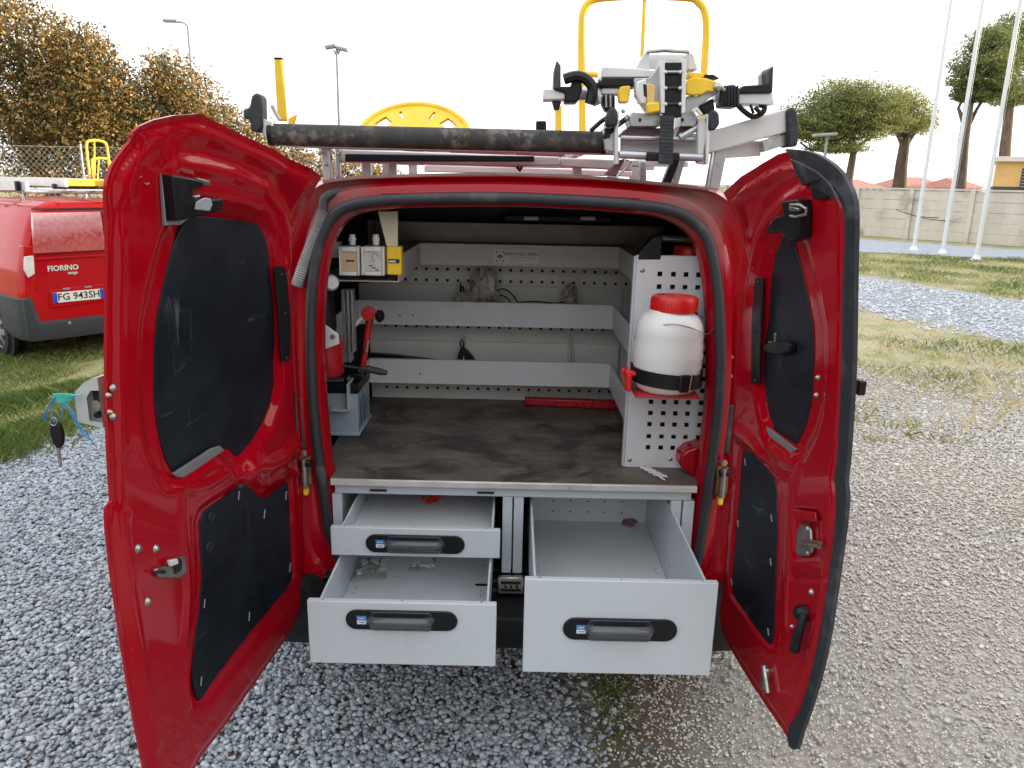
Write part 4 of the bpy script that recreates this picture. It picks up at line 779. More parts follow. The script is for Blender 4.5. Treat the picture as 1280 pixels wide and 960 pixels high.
# ================================================================== PARKED VAN ON THE GRASS
def text_mesh(name, body, size, mat, parent, M4, ext=.0006, bold=0):
    cu = bpy.data.curves.new(name, 'FONT'); cu.body = body; cu.size = size; cu.extrude = ext; cu.align_x = 'CENTER'; cu.align_y = 'CENTER'; cu.resolution_u = 2; cu.offset = bold
    ob_ = bpy.data.objects.new('tmp', cu); C.objects.link(ob_); dg = bpy.context.evaluated_depsgraph_get(); me = bpy.data.meshes.new_from_object(ob_.evaluated_get(dg)); bpy.data.objects.remove(ob_)
    me.transform(M4); me.materials.clear(); me.materials.append(mat); return link(name, me, parent)
PHI = R(51)
cor = onZ(38, 459, -.34); ctr = cor + Vector((math.cos(PHI), math.sin(PHI), 0))*.86; ctr.z = -.35
# built directly in the world by a local frame
nv = thing('van', 'closed red panel van parked on the grass, number plate and grey bumper towards us', 'van', tuple(ctr), rz=PHI)
NM = WM[nv].copy()
_link = link
def tol(P): return NM @ Vector(P)
def nb_box(c_, d): return MB().box(tol(c_), d, ax=(NM.to_3x3()@Vector((1, 0, 0)), NM.to_3x3()@Vector((0, 1, 0)), Vector((0, 0, 1))))
def nb_prism(P, o_): return MB().prism([tol(p) for p in P], NM.to_3x3()@Vector(o_))
RED2 = red_paint('red_paint_parked', (178, 16, 24), .28, coat=.05)
st2 = [(.0, 1.58, .42, .90), (.012, 1.66, .32, .955), (.05, 1.70, .28, .985), (.14, 1.715, .26, 1.0), (.6, 1.725, .24, 1.0), (1.3, 1.73, .24, 1.0), (2.1, 1.70, .24, 1.0), (2.35, 1.64, .24, .99), (2.75, 1.34, .24, .98), (3.0, 1.10, .24, .97), (3.5, .95, .26, .93), (3.72, .72, .30, .86)]
LL = [[tol(p) for p in station(*a)] for a in st2]; N = NL; V_ = [p for L in LL for p in L]
mb = MB(); mb.add(V_, [(i*N+k, i*N+(k+1) % N, (i+1)*N+(k+1) % N, (i+1)*N+k) for i in range(len(LL)-1) for k in range(N)]+[tuple(range(N)), tuple(range((len(LL)-1)*N, len(LL)*N))], True); mb.build('body', RED2, nv)
GLR = M('glossy_red_window_panel', (186, 22, 24), .05, coat=1.0, var=.02); GLR.node_tree.nodes['Principled BSDF'].inputs['IOR'].default_value = 2.6; GLR.node_tree.nodes['Principled BSDF'].inputs['Coat IOR'].default_value = 2.0
nb_prism([(-.64, .0, 1.60), (.03, .0, 1.60), (.03, -.045, 1.19), (-.70, -.045, 1.19)], (0, .05, 0)).build('window_panel', GLR, nv, .006)
nb_prism([(.06, .0, 1.60), (.62, .0, 1.60), (.70, -.045, 1.19), (.06, -.045, 1.19)], (0, .05, 0)).build('window_panel', GLR, nv, .006)
nb_box((.045, -.0015, 1.0), (.008, .004, 1.2)).build('door_gap', INK, nv); nb_box((-.34, -.006, 1.13), (.7, .02, .03)).build('door_crease', RED2, nv, .008); nb_box((.38, -.006, 1.13), (.6, .02, .03)).build('door_crease', RED2, nv, .008)
nb_box((-.05, -.004, 1.635), (1.2, .01, .014)).build('roof_gap', INK, nv)
for s_ in (-1, 1):
    tl = MB().prism([tol((s_*x, y, z)) for x, y, z in [(.665, -.012, 1.26), (.77, .008, 1.27), (.80, .03, .86), (.70, -.012, .80)]], NM.to_3x3()@Vector((0, .10, 0))).build('tail_light', LENS, nv, .012)
    nb_prism([(s_*.690, -.018, 1.17), (s_*.775, -.006, 1.16), (s_*.795, -.006, 1.03), (s_*.765, -.01, .94), (s_*.70, -.018, .98)], (0, .02, 0)).build('clear_lens', M('clear_lens', (220, 220, 214), .15, coat=.6) if s_ < 0 else bpy.data.materials['clear_lens'], tl, .008)
# bumper wraps corner
bp = dense([Vector(v) for v in [(-.87, .62, 0), (-.88, .2, 0), (-.85, .02, 0), (-.75, -.05, 0), (0, -.075, 0), (.75, -.05, 0), (.85, .02, 0), (.88, .2, 0), (.87, .62, 0)]], 6, False); n_ = len(bp); V_ = []
for dy, z in [(.06, .48), (.0, .46), (0, .36), (.03, .28), (.12, .27)]:
    for p in bp:
        zz = z + (.26 if z > .45 and abs(p.x) > .70 and p.y > -.05 else 0); d_ = (p-Vector((0, .7, 0))); V_.append(tol(Vector((p.x, p.y, zz))-d_.normalized()*dy))
GRB = M('grey_bumper_plastic', (54, 58, 63), .6, var=.08, ns=10, bump=.1)
bm_ = MB().add(V_, [(i*n_+k, i*n_+k+1, (i+1)*n_+k+1, (i+1)*n_+k) for i in range(4) for k in range(n_-1)], True).build('bumper', GRB, nv)
for x in (-.45, -.02, .4): MB().lathe(tol((x, -.074, .44)), [(0, .004), (.012, .003), (.016, 0)], 14, NM.to_3x3()@Vector((0, -1, 0))).build('parking_sensor', STEELG, bm_)
# plate
PX = -.30; nb_prism([(PX-.29, -.012, .80), (PX+.29, -.012, .82), (PX+.30, -.012, .63), (PX-.29, -.012, .61)], (0, .012, 0)).build('plate_recess', RED2, nv, .006)
pl = nb_box((PX, -.020, .715), (.52, .006, .11)).build('number_plate', PAPER, nv, .002)
for s_ in (-1, 1): nb_box((PX+s_*.24, -.0235, .715), (.04, .002, .108)).build('plate_band', M('eu_blue', (30, 70, 190), .5) if s_ < 0 else bpy.data.materials['eu_blue'], pl)
rotx = Matrix.Rotation(R(90), 4, 'X')
text_mesh('plate_lettering', 'FG 943SH', .105, INK, pl, NM @ Matrix.Translation((PX, -.025, .715)) @ rotx, bold=.001)
for x in (-.12, .10): nb_box((PX+x, -.02, .80), (.07, .02, .02)).build('plate_lamp', STEELG, nv, .003)
text_mesh('badge_lettering', 'FIORINO', .078, WHITEPL, nv, NM @ Matrix.Translation((-.42, -.006, 1.02)) @ rotx, .003, .002); text_mesh('badge_lettering', 'cargo', .045, WHITEPL, nv, NM @ Matrix.Translation((-.33, -.006, .965)) @ rotx, .003, .001)
MB().lathe(tol((.16, -.038, 1.26)), [(0, .012), (.045, .01), (.055, .004), (.058, 0)], 24, NM.to_3x3()@Vector((0, -1, 0))).build('round_badge', STEEL, nv); MB().lathe(tol((.16, -.050, 1.26)), [(0, .004), (.04, .002), (.042, 0)], 24, NM.to_3x3()@Vector((0, -1, 0))).build('round_badge', LENS, nv)
nb_prism([(.02, -.006, 1.10), (.07, -.006, 1.08), (.10, -.006, .94), (.07, -.006, .86), (.03, -.006, .92)], (0, -.015, 0)).build('door_handle', BLACKPL, nv, .01)
# side mouldings and wheels
for s_ in (-1, 1):
    for y in (.78, 3.0):
        ax_ = NM.to_3x3()@Vector((s_, 0, 0)); c_ = tol((s_*.77, y, .30))
        MB().lathe(tol((s_*.845, y, .31)), [(.0, .0), (.35, .0), (.37, .012), (.41, .010), (.42, -.02)], 40, ax_).build('arch_trim', BLACKPL if True else GRB, nv)
        w_ = MB().lathe(c_, [(.19, -.09), (.27, -.09), (.30, -.06), (.30, .07), (.27, .10), (.19, .10), (.19, -.09)], 36, ax_).build('wheel', TYRE, nv)
        MB().lathe(c_, [(.2, .10), (.185, .088), (.07, .104), (0, .108)], 36, ax_).build('rim', bpy.data.materials['wheel_trim_grey'], w_); mb = MB()
        for i in range(7):
            a = 2*math.pi*i/7; d = (NM.to_3x3()@Vector((0, math.cos(a), 0)))+Vector((0, 0, math.sin(a))); e = ax_.cross(d); q = c_+ax_*.099
            mb.prism([q+d*.10-e*.016, q+d*.165-e*.034, q+d*.165+e*.034, q+d*.10+e*.016], ax_*.004)
        mb.build('rim_openings', INK, w_)
    nb_box((s_*.866, 1.7, 1.0), (.012, 1.5, .03)).build('side_crease', RED2, nv, .004); nb_box((s_*.852, 1.9, .45), (.02, 1.7, .18)).build('side_moulding', GRB, nv, .008)
# its roof load
NR = NM.to_3x3()
rk = thing('roof_rack', 'aluminium roof rack loaded with a ladder on the parked red van', 'roof rack', tuple(tol((0, .8, 1.75))), rz=PHI)
for y in (.25, 1.05, 1.9):
    MB().tube([tol((-.62, y, 1.68)), tol((-.62, y, 1.80)), tol((.62, y, 1.80)), tol((.62, y, 1.68))], .018, 8).build('crossbar', ALU, rk)
    for s_ in (-1, 1): nb_box((s_*.66, y, 1.86), (.04, .06, .1)).build('end_pad', BLACKPL, rk, .008)
MB().cyl(tol((-.35, .18, 1.86)), tol((.45, .18, 1.86)), .028).build('roller', ROLLER, rk); nb_box((-.62, 1.1, 1.86), (.03, 2.0, .09)).build('side_rail', ALUW, rk)
ld = thing('ladder', 'white aluminium ladder lying on the roof of the parked van', 'ladder', tuple(tol((.1, 1.0, 1.85))), rz=PHI)
for x in (-.30, .12): nb_box((x, 1.1, 1.90), (.03, 2.3, .085)).build('rail', ALUW, ld)
for i in range(8): MB().cyl(tol((-.30, .1+i*.28, 1.90)), tol((.12, .1+i*.28, 1.90)), .014, n=8).build('rung', ALU, ld)
yl = nb_box((-.06, .05, 1.90), (.38, .05, .07)).build('foot_bar', YEL, ld, .01)
for (cx_, h_, wd_, y, lab) in [(.22, .42, .22, .35, 'larger yellow tube frame standing on the roof of the parked van'), (.40, .24, .2, .7, 'smaller yellow tube frame behind the larger one on the parked van')]:
    t = thing('tube_frame', lab, 'ladder frame', tuple(tol((cx_, y, 1.9))), rz=PHI); zb = 1.93
    MB().tube(dense([tol(v) for v in [(cx_-wd_/2, y, zb), (cx_-wd_/2, y, zb+h_*.85), (cx_-wd_/2+.05, y, zb+h_), (cx_+wd_/2-.05, y, zb+h_), (cx_+wd_/2, y, zb+h_*.85), (cx_+wd_/2, y, zb)]], 3, False), .014, 8).build('hoop', YEL, t)
    MB().tube([tol((cx_-.02, y, zb+h_)), tol((cx_-.06, y, zb))], .008, 6).build('brace', YEL, t); MB().tube([tol((cx_-wd_/2, y, zb)), tol((cx_+wd_/2, y, zb))], .012, 6).build('crosspiece', YEL, t)
cl = thing('ladder_clamp', 'dark clamp assembly strapping the ladder on the parked van', 'clamp', tuple(tol((.3, .2, 1.9))), rz=PHI)
nb_box((.26, .16, 1.97), (.16, .12, .12)).build('clamp_body', BLACKPL, cl, .012); nb_box((.26, .08, 1.86), (.05, .02, .2)).build('strap', BLACKPL, cl); nb_box((.40, .16, 1.92), (.12, .1, .06)).build('clamp_arm', STEEL, cl, .01); MB().tube([tol((.30, .12, 1.92)), tol((.44, .12, 1.76))], .014, 6).build('strut', ALU, cl)

# ================================================================== DRAWER CABINET
ZC = .805
cab = thing('drawer_cabinet', 'grey steel cabinet with three open drawers under a stained plywood worktop in the van', 'cabinet', (0, .4, .5))
yb = onZ(462, 496, ZC).y
MB().prism([(-.522, -.004, ZC), (.545, -.004, ZC), (.60, .18, ZC), (.60, yb, ZC), (-.60, yb, ZC), (-.575, .18, ZC)], (0, 0, -.016)).build('worktop', WOOD, cab)
MB().box((.0115, -.010, ZC-.009), (1.068, .010, .021)).build('worktop_edge', M('worn_edge_strip', (206, 206, 202), .35, metal=.3, dirt=.4, dirt_c=(140, 136, 130), dscale=25), cab, .003)
def fx(px, py=650, Y=.012): return onY(px, py, Y).x
zr = ZC-.018
MB().span((-.515, .008, zr-.034), (.535, .030, zr)).build('top_rail', GREYF, cab, .002)
for (a, b) in [(417, 429), (628, 640), (642, 654), (837, 850), (852, 866)]:
    xa, xb = fx(a), fx(b); MB().span((xa, .006, .505), (xb, .034, zr-.035)).build('post', GREYF, cab, .002)
for x in (-.505, .008, .50): MB().span((x-.002, .035, .505), (x+.002, .90, zr-.002)).build('side_panel', GREY2, cab)
MB().span((-.5, .90, .505), (.5, .903, zr)).build('rear_panel', GREY2, cab); MB().span((-.52, .04, .492), (.54, .95, .498)).build('base_panel', DARKIN, cab)
for i, (x0, x1, z) in enumerate([(429, 500, .765), (560, 628, .765)]): pass
def stadium(cx, cz, w_, h_, Y, n=10):
    r = h_/2; P = []
    for s_, a0_ in ((1, -90), (-1, 90)):
        for k in range(n+1): a = R(a0_+180*k/n); P.append(Vector((cx+s_*(w_/2-r)+r*math.cos(a), Y, cz+r*math.sin(a))))
    return P
def drawer(px, Y, hpx, label, deep=.84, holes=0, slots=()):
    q = [onY(x, y, Y) for x, y in px]; xl = (q[0].x+q[3].x)/2; xr = (q[1].x+q[2].x)/2; zt = (q[0].z+q[1].z)/2; zb_ = (q[2].z+q[3].z)/2; cx, w_ = (xl+xr)/2, xr-xl
    d = MB().span((xl, Y, zb_), (xr, Y+.017, zt)).build('drawer', GREYF, cab, .0022); d['label'] = label
    il, ir = xl+.022, xr-.020; wt = zt-.012; zf = max(zb_+.012, .508); y1 = Y+deep
    MB().span((il, Y+.017, zf), (il+.006, y1, wt)).build('side_wall', GREYF, d, .0015); MB().span((ir-.006, Y+.017, zf), (ir, y1, wt)).build('side_wall', GREYF, d, .0015)
    # floor and back wall
    MB().span((il+.006, Y+.017, zf-.003), (ir-.006, y1-.006, zf)).build('floor', GREY, d)
    MB().span((il+.006, y1-.006, zf), (ir-.006, y1, wt)).build('back_wall', GREY, d)
    mb = MB()
    for s_ in ((il+.03), (ir-.03)):
        for k in range(3):
            for e in (-.012, .012): mb.lathe((s_+.0, Y+.12+k*.18+e, zf), [(0, .0006), (.0026, .0006)], 8)
    if holes:
        for k in range(holes):
            for zz in (.035, .075): mb.lathe((il+.09+k*(ir-il-.18)/(holes-1), y1-.0065, zf+zz), [(0, .0006), (.0032, .0006)], 8, (0, -1, 0))
        for k in range(5): mb.lathe((ir-.0065, Y+.10+k*.15, zf+.06), [(0, .0006), (.004, .0006)], 8, (-1, 0, 0))
    o = mb.build('rivet_holes', INK, d); o['kind'] = 'stuff'
    for (sx, sy, sw, sh) in slots: p = onZ(sx, sy, zf+.001); MB().prism(stadium(p.x, 0, sw, sh, 0), (0, .0008, 0)).build('slot', INK, d) if False else MB().prism([Vector((v.x, p.y+v.z, zf+.0004)) for v in stadium(p.x, 0, sw, sh, 0)], (0, 0, .0012)).build('slot', INK, d)
    # flange screws on the front's top edge
    for f_ in (.08, .5, .92): MB().lathe((xl+w_*f_, Y+.009, zt), [(0, .001), (.0022, .001), (.003, 0)], 8).build('rivet', STEEL, d)
    # handle
    a, b = onY(hpx[0], hpx[1], Y), onY(hpx[2], hpx[3], Y); hc = ((a.x+b.x)/2, (a.z+b.z)/2); hw, hh = b.x-a.x, abs(a.z-b.z)
    hp = MB().prism(stadium(hc[0], hc[1], hw, hh, Y), (0, -.006, 0)).build('handle_plate', BLACKPL, d, .002)
    MB().prism(stadium(hc[0]+hw*.03, hc[1]+.001, hw*.60, hh*.86, Y-.0062), (0, -.003, 0)).build('handle_frame', GLASSG, hp, .001) if False else None
    zc = hc[1]; xa, xb = hc[0]-hw*.27, hc[0]+hw*.26
    sec = [(0, .016), (-.012, .018), (-.024, .012), (-.030, .0), (-.026, -.006), (-.018, -.002), (-.010, .006), (0, .008)]
    k_ = hh/.055; gz_ = zc+.006*k_
    MB().tube(dense([Vector(v) for v in [(xa, Y-.006, gz_-.004), (xa+.006, Y-.020, gz_), (xa+.016, Y-.027, gz_+.003), (hc[0], Y-.029, gz_+.004), (xb-.016, Y-.027, gz_+.003), (xb-.006, Y-.020, gz_), (xb, Y-.006, gz_-.004)]], 4, False), .0115*k_, 12).build('handle_grip', GLASSG, hp)
    MB().prism([Vector((x, Y-.0062, zc+z*hh)) for x, z in [(xa+.002, .46), (xb-.002, .46), (xb+.006, .3), (xb+.006, -.3), (xb-.002, -.46), (xa+.002, -.46), (xa-.006, -.3), (xa-.006, .3)]], (0, -.0035, 0)).build('handle_recess', M('recess_plastic', (40, 42, 47), .2, coat=.5) if not bpy.data.materials.get('recess_plastic') else bpy.data.materials['recess_plastic'], hp, .001)
    MB().prism([Vector((x, Y-.0065, zc+z*hh)) for x, z in [(xa+.004, -.44), (xb-.004, -.44), (xb+.004, -.24), (xa-.004, -.24)]], (0, -.008, 0)).build('handle_base', GLASSG, hp, .002)
    lx = hc[0]-hw*.5+hh*.75; st = MB().box((lx, Y-.0066, zc), (.024, .0008, .024)).build('sticker', BLUEL, hp)
    MB().box((lx, Y-.0073, zc-.005), (.022, .0005, .009)).build('sticker_text_field', PAPER, st); MB().box((lx, Y-.0078, zc-.005), (.014, .0004, .0025)).build('sticker_print', BLUEL, st); MB().box((lx, Y-.0073, zc+.0055), (.014, .0004, .002)).build('sticker_print', PAPER, st)
    return d, zf, wt, y1
dU = drawer([(414, 659), (625, 663), (625, 699), (413, 693)], -.18, (457, 667, 581, 692), 'shallow upper left drawer, a red cable tie inside', slots=[])
dL = drawer([(385, 751), (620, 756), (620, 834), (386, 828)], -.42, (432, 761, 572, 788), 'medium lower left drawer with two plastic bags inside', slots=[(602, 731, .04, .012)])
dR = drawer([(655, 724), (897, 729), (889, 845), (654, 840)], -.45, (704, 771, 845, 801), 'deep right drawer, empty but for a rag', holes=5)
for (x, y) in [(473, 613), (607, 616)]:
    p = onY(x, y, .003); MB().box(p, (.05, .006, .006)).build('catch', BLACKPL, cab, .002)

# things inside the drawers
zf = dU[1]; q = onZ(541, 628, zf+.004); t = tag(MB().tube([q+Vector((.014*math.cos(i*1.1)*(1+.1*i), .02*math.sin(i*1.3), .0015*i)) for i in range(16)], .0022, 6).build('cable_tie', REDPL), 'small bundle of red cable ties at the back of the upper left drawer', 'cable tie')
def bag(name, lab, px, z, hgt, seed, cat='plastic bag', mat=None, fill=None):
    q = [onZ(x, y, z) for x, y in px]; c_ = sum(q, Vector())/len(q); n = 22; V_ = []
    u_, v__ = (q[1]-q[0]), (q[3]-q[0])
    for i in range(n):
        for j in range(n):
            a, b = i/(n-1), j/(n-1); p = q[0]*(1-a)*(1-b)+q[1]*a*(1-b)+q[2]*a*b+q[3]*(1-a)*b; e = min(a, 1-a, b, 1-b)*2
            V_.append(p+Vector((0, 0, hgt*(e**.5)*(.55+.8*abs(noise.noise(Vector((a*5, b*5, seed))))) + .002)))
    mb = MB().add(V_, [(i*n+j, i*n+j+1, (i+1)*n+j+1, (i+1)*n+j) for i in range(n-1) for j in range(n-1)], False); t = thing(name, lab, cat, tuple(c_)); o = mb.build('film', mat or BAG, t)
    if fill: 
        m2 = MB()
        for k in range(16): p = c_+Vector((random.uniform(-.4, .4)*u_.length, random.uniform(-.28, .28)*v__.length, .006+random.random()*hgt*.35)); m2.box(p, (.022, .012, .008), rot=('Z', random.uniform(0, 3)))
        m2.build('contents', fill, t)['kind'] = 'stuff'
    return t
zf = dL[1]; bag('plastic_bag', 'clear plastic bag of cream fittings in the lower left drawer, the left one', [(438, 727), (482, 724), (484, 698), (452, 698)], zf, .014, 1, fill=WHITEPL); bag('plastic_bag', 'smaller crumpled clear plastic bag right of the other in the lower left drawer', [(508, 716), (542, 714), (545, 698), (520, 698)], zf, .012, 5, fill=WHITEPL)
zf = dR[1]; bag('rag', 'small faded pink rag in the far right corner of the deep right drawer', [(776, 656), (790, 660), (802, 648), (784, 640)], zf, .02, 9, 'rag', M('pink_rag', (150, 110, 112), .9, bump=.5, bs=40))

# ================================================================== SHELF RACK
rack = thing('shelf_rack', 'grey steel shelf rack with three lipped shelves and perforated back above the worktop', 'shelf', (0, .8, ZC))
YB, YF = yb-.004, .72
def perf(name, x0, x1, z0, z1, Y, cols, rows, hs, mat, parent, skip=lambda i, j: False, th=.0025, backing=True):
    xs = sorted(set([x0, x1]+[c_+s_*hs/2 for c_ in cols for s_ in (-1, 1)])); zs_ = sorted(set([z0, z1]+[r_+s_*hs/2 for r_ in rows for s_ in (-1, 1)])); mb = MB()
    V_ = [Vector((x, Y+e, z)) for e in (0, th) for z in zs_ for x in xs]; nx, nz = len(xs), len(zs_); f = []
    for j in range(nz-1):
        for i in range(nx-1):
            cx, cz = (xs[i]+xs[i+1])/2, (zs_[j]+zs_[j+1])/2; ci = [k for k, c_ in enumerate(cols) if abs(c_-cx) < hs*.4]; ri = [k for k, r_ in enumerate(rows) if abs(r_-cz) < hs*.4]
            a = j*nx+i; m_ = nx*nz
            if ci and ri and not skip(ci[0], ri[0]):
                for (p, q_) in ((a, a+1), (a+1, a+nx+1), (a+nx+1, a+nx), (a+nx, a)): f.append((p, q_, q_+m_, p+m_))
            else: f.append((a, a+1, a+nx+1, a+nx)); f.append((a+m_, a+m_+nx, a+m_+nx+1, a+m_+1))
    mb.add(V_, f); return mb.build(name, mat, parent)
rowz = [onY(640, y, YB).z for y in (338, 352, 410, 487)]
cols = [-.50+.0405*k for k in range(26)]
perf('back_panel', -.56, .56, ZC+.001, 1.5, YB, cols, sorted(rowz), .0105, GREY2, rack)
MB().span((-.56, YB+.02, ZC+.001), (.56, YB+.024, 1.64)).build('backing', DARKIN, rack)  # dark sheet that gives the shade seen through the holes
def zY(py, Y, px=640): return onY(px, py, Y).z
XR = onY(768, 395, YF).x; 
shelves = [((525, 773), 306, 333, GREY2, 'top'), ((447, 766), 379, 409, GREY, 'middle'), ((462, 762), 452, 482, GREY, 'low')]
for (xa, xb), ya, yb2, mt, nm in shelves:
    x0, x1 = onY(xa, (ya+yb2)/2, YF).x, onY(xb, (ya+yb2)/2, YF).x; z1, z0 = zY(ya, YF), zY(yb2, YF)
    sh_ = MB().span((x0, YF, z0), (x1, YF+.004, z1)).build('shelf', mt, rack, .001); sh_['label'] = nm+' shelf lip'
    MB().span((x0, YF+.004, z1-.004), (x1, YF+.016, z1)).build('folded_edge', mt, sh_); MB().span((x0, YF+.004, z0), (x1, YB-.002, z0+.004)).build('shelf_floor', GREY2, sh_)
    if nm != 'top': MB().span((x0-.02, YB-.014, z0+.004), (x1+.05, YB-.010, z1+.045)).build('rear_upstand', GREY2, sh_)
    # right hand side tray running towards the doors
    yf = .16; MB().span((x1, yf, z0), (x1+.004, YF, z1)).build('side_lip', mt, sh_, .001); MB().span((x1+.004, yf, z0), (.60, YB-.002, z0+.004)).build('side_floor', GREY2, sh_)
    MB().span((x1-.001, yf-.002, z0), (x1+.02, yf+.002, z1)).build('end_fold', mt, sh_) 
    yl_ = .20 if nm == 'top' else .34
    MB().span((x0-.004, yl_, z0), (x0, YF, z1)).build('side_lip', mt, sh_, .001); MB().span((-.60, yl_, z0), (x0-.004, YB-.002, z0+.004)).build('side_floor', GREY2, sh_)
    for px_ in ((478, 494) if nm == 'middle' else (503,) if nm == 'low' else ()):
        c_ = onY(px_+22, (ya+yb2)/2, YF-.0005); MB().lathe(c_, [(0, .0006), (.0035, .0006)], 8, (0, -1, 0)).build('hole', INK, sh_)
ztop_l = zY(306, YF)
# dividers standing in the shelves
for (px_, y0, y1, i) in [(580, 424, 452, 2), (711, 420, 452, 2), (577, 281, 306, 0), (717, 282, 306, 0), (575, 355, 379, 1)]:
    x = onY(px_, (y0+y1)/2, YF+.1).x; za, zb_ = zY(y1, YF+.05), zY(y0, YF+.1); MB().prism([(x, YF+.02, za-.05), (x, YB-.015, za-.05), (x, YB-.015, zb_+.0), (x, YF+.10, zb_)], (.003, 0, 0)).build('divider', GREY2 if i != 1 else DARKIN, rack)
MB().span((-.50, YB-.10, zY(304, YB-.1)), (.52, YB-.097, zY(280, YB-.1))).build('rear_upstand', M('brown_grey_steel', (150, 146, 140), .5, dirt=.4, dirt_c=(84, 78, 74)), rack)
# sockets' rail piece and left uprights
for (px_, y0, y1, w_) in [(429, 362, 452, .010), (435, 362, 452, .008), (440, 362, 440, .006)]:
    a, b = onY(px_, y0, .30), onY(px_, y1, .30); MB().span((a.x-w_/2, .29, b.z), (a.x+w_/2, .33, a.z)).build('upright', ALU, rack, .001)
MB().tube([onY(427, 425, .30), onY(457, 392, .36)], .007, 6).build('brace', GREY2, rack)
# content label on the top shelf
q = [onY(x, y, YF-.001) for x, y in [(617, 312), (674, 314), (674, 330), (617, 328)]]
sg = thing('sticker', 'white sticker with a small black emblem and lettering on the top shelf', 'sticker', tuple(q[0])); MB().span((q[0].x, YF-.0018, q[2].z), (q[1].x, YF-.0003, q[0].z)).build('label_sheet', PAPER, sg)
xm = q[0].x+.024; zm = (q[0].z+q[2].z)/2; rot = Matrix.Rotation(R(90), 4, 'X'); Ys = YF-.0024
MB().prism([(xm-.010, Ys, zm), (xm, Ys, zm-.008), (xm+.010, Ys, zm), (xm, Ys, zm+.008)], (0, .0005, 0)).build('emblem', INK, sg); MB().box((xm, Ys-.0004, zm), (.006, .0004, .004)).build('emblem_centre', PAPER, sg)
for sx in (-1, 1):
    for sz in (-1, 1): MB().prism([(xm+sx*.014, Ys, zm+sz*.018), (xm+sx*.007, Ys, zm+sz*.018), (xm+sx*.014, Ys, zm+sz*.011)], (0, .0005, 0)).build('emblem_corner', INK, sg)
text_mesh('lettering', 'BASSANO DEL GRAPPA', .0150, INK, sg, Matrix.Translation(((q[0].x+q[1].x)/2+.019, Ys, zm+.010)) @ rot @ Matrix.Scale(.80, 4, (1, 0, 0)), .0002)
for i, (w_, dx) in enumerate([(.06, .0), (.06, .0), (.03, .045)]): MB().box(((q[0].x+q[1].x)/2+.008+dx, Ys, zm-.002-(i % 2)*.009), (w_, .0004, .0014)).build('small_print', STEELG, sg)

# perforated end panel on the right, with the container on its bracket
YP = .135
pp = thing('perforated_panel', 'light grey steel panel with rows of square holes standing at the right of the worktop', 'panel', (.45, YP, ZC))
x0 = onY(784, 470, YP).x; x1 = .625; z0, z1 = ZC+.002, zY(321, YP, 840)
colx = [onY(px_, 545, YP).x for px_ in (811, 827, 842, 857, 873, 888)]; zrows = []
z = onY(811, 524, YP).z+.0
pz = [343, 360, 377, 394, 410, 426, 442, 458, 473, 489, 498, 511, 525, 540, 554, 568]
rows_ = sorted([onY(850, y, YP).z for y in (343, 359, 376, 393, 409, 425, 441, 457, 473, 488, 503, 517, 531, 546, 560)])
perf('sheet', x0+.008, x1, z0, z1, YP, colx, rows_, .0140, GREY, pp)
MB().span((x0, YP, z0), (x0+.008, YP+.022, z1)).build('folded_edge', GREYF, pp, .002); MB().span((x0+.008, YP, z1), (x1, YP+.02, z1+.003)).build('folded_edge', GREYF, pp)
MB().span((x0+.01, YP+.05, z0), (x1, YP+.054, z1)).build('hole_shade_sheet', DARKIN, pp)  # added dark sheet so the square holes look shaded
for (x, y) in [(803, 338), (795, 420), (787, 575), (838, 574)]: MB().lathe(onY(x, y, YP-.0005), [(0, .003), (.004, .0025), (.007, 0)], 12, (0, -1, 0)).build('screw', STEEL, pp)
MB().prism([onY(x, y, YP-.001) for x, y in [(797, 325), (799, 316), (817, 296), (828, 295), (826, 325)]], (0, .05, 0)).build('corner_bracket', BLACKPL, pp, .003)
ya_ = .28; MB().cyl(onY(828, 298, ya_), onY(900, 303, ya_), .011, n=14).build('tube', ALU, pp)
a = onY(866, 312, .22); tag(MB().lathe((a.x, .25, a.z-.012), [(0, .02), (.045, .02), (.05, .014), (.05, -.01), (0, -.01)], 24).build('plastic_tub', REDPL), 'flat red tub lying on top behind the perforated panel', 'tub')
# white container
YJ = .03
jc = onY(833, 440, YJ); jx = jc.x; zb_ = onY(828, 492, YJ-.06).z; zt_ = onY(843, 391, YJ).z
br = MB().span((jx-.095, YJ-.09, zb_-.006), (jx+.085, YP-.002, zb_-.001)).build('shelf_bracket', REDTOOL, pp, .002); MB().span((jx-.115, YJ-.05, zb_), (jx-.100, YJ+.06, zb_+.05)).build('bracket_ear', REDPL, br, .004)
jar = thing('container', 'white plastic barrel with red screw lid strapped to the perforated panel', 'container', (jx, YJ, zb_)); H = zt_-zb_; r = .098
JM = M('milky_polythene', (226, 226, 224), .34, var=.04, ns=5, dirt=.28, dirt_c=(170, 160, 145), dscale=6)
prof = [(0, 0), (r*.80, 0), (r*.92, .012), (r*.99, .04)] + [(r*(1.0+(.016 if k % 2 else -.012)-.02*abs(k-3)*.5), .06+k*(H-.12)/7) for k in range(8)] + [(r*.93, H-.03), (r*.80, H-.008), (r*.62, H+.004), (r*.60, H+.010)]
MB().lathe((jx+.004, YJ, zb_), prof, 40).build('barrel', JM, jar)
jl = (jx+.012, YJ, zb_+H+.006); MB().lathe(jl, [(r*.62, 0), (r*.66, .002), (r*.66, .034), (r*.62, .041), (r*.50, .042), (r*.48, .039), (0, .039)], 40).build('lid', REDPL, jar); 
lr = MB()
for k in range(40): a = 2*math.pi*k/40; lr.box((jl[0]+r*.665*math.cos(a), jl[1]+r*.665*math.sin(a), jl[2]+.018), (.0015, .0015, .026), rot=('Z', a))
lr.build('lid_ribs', REDPL, jar)['kind'] = 'stuff'
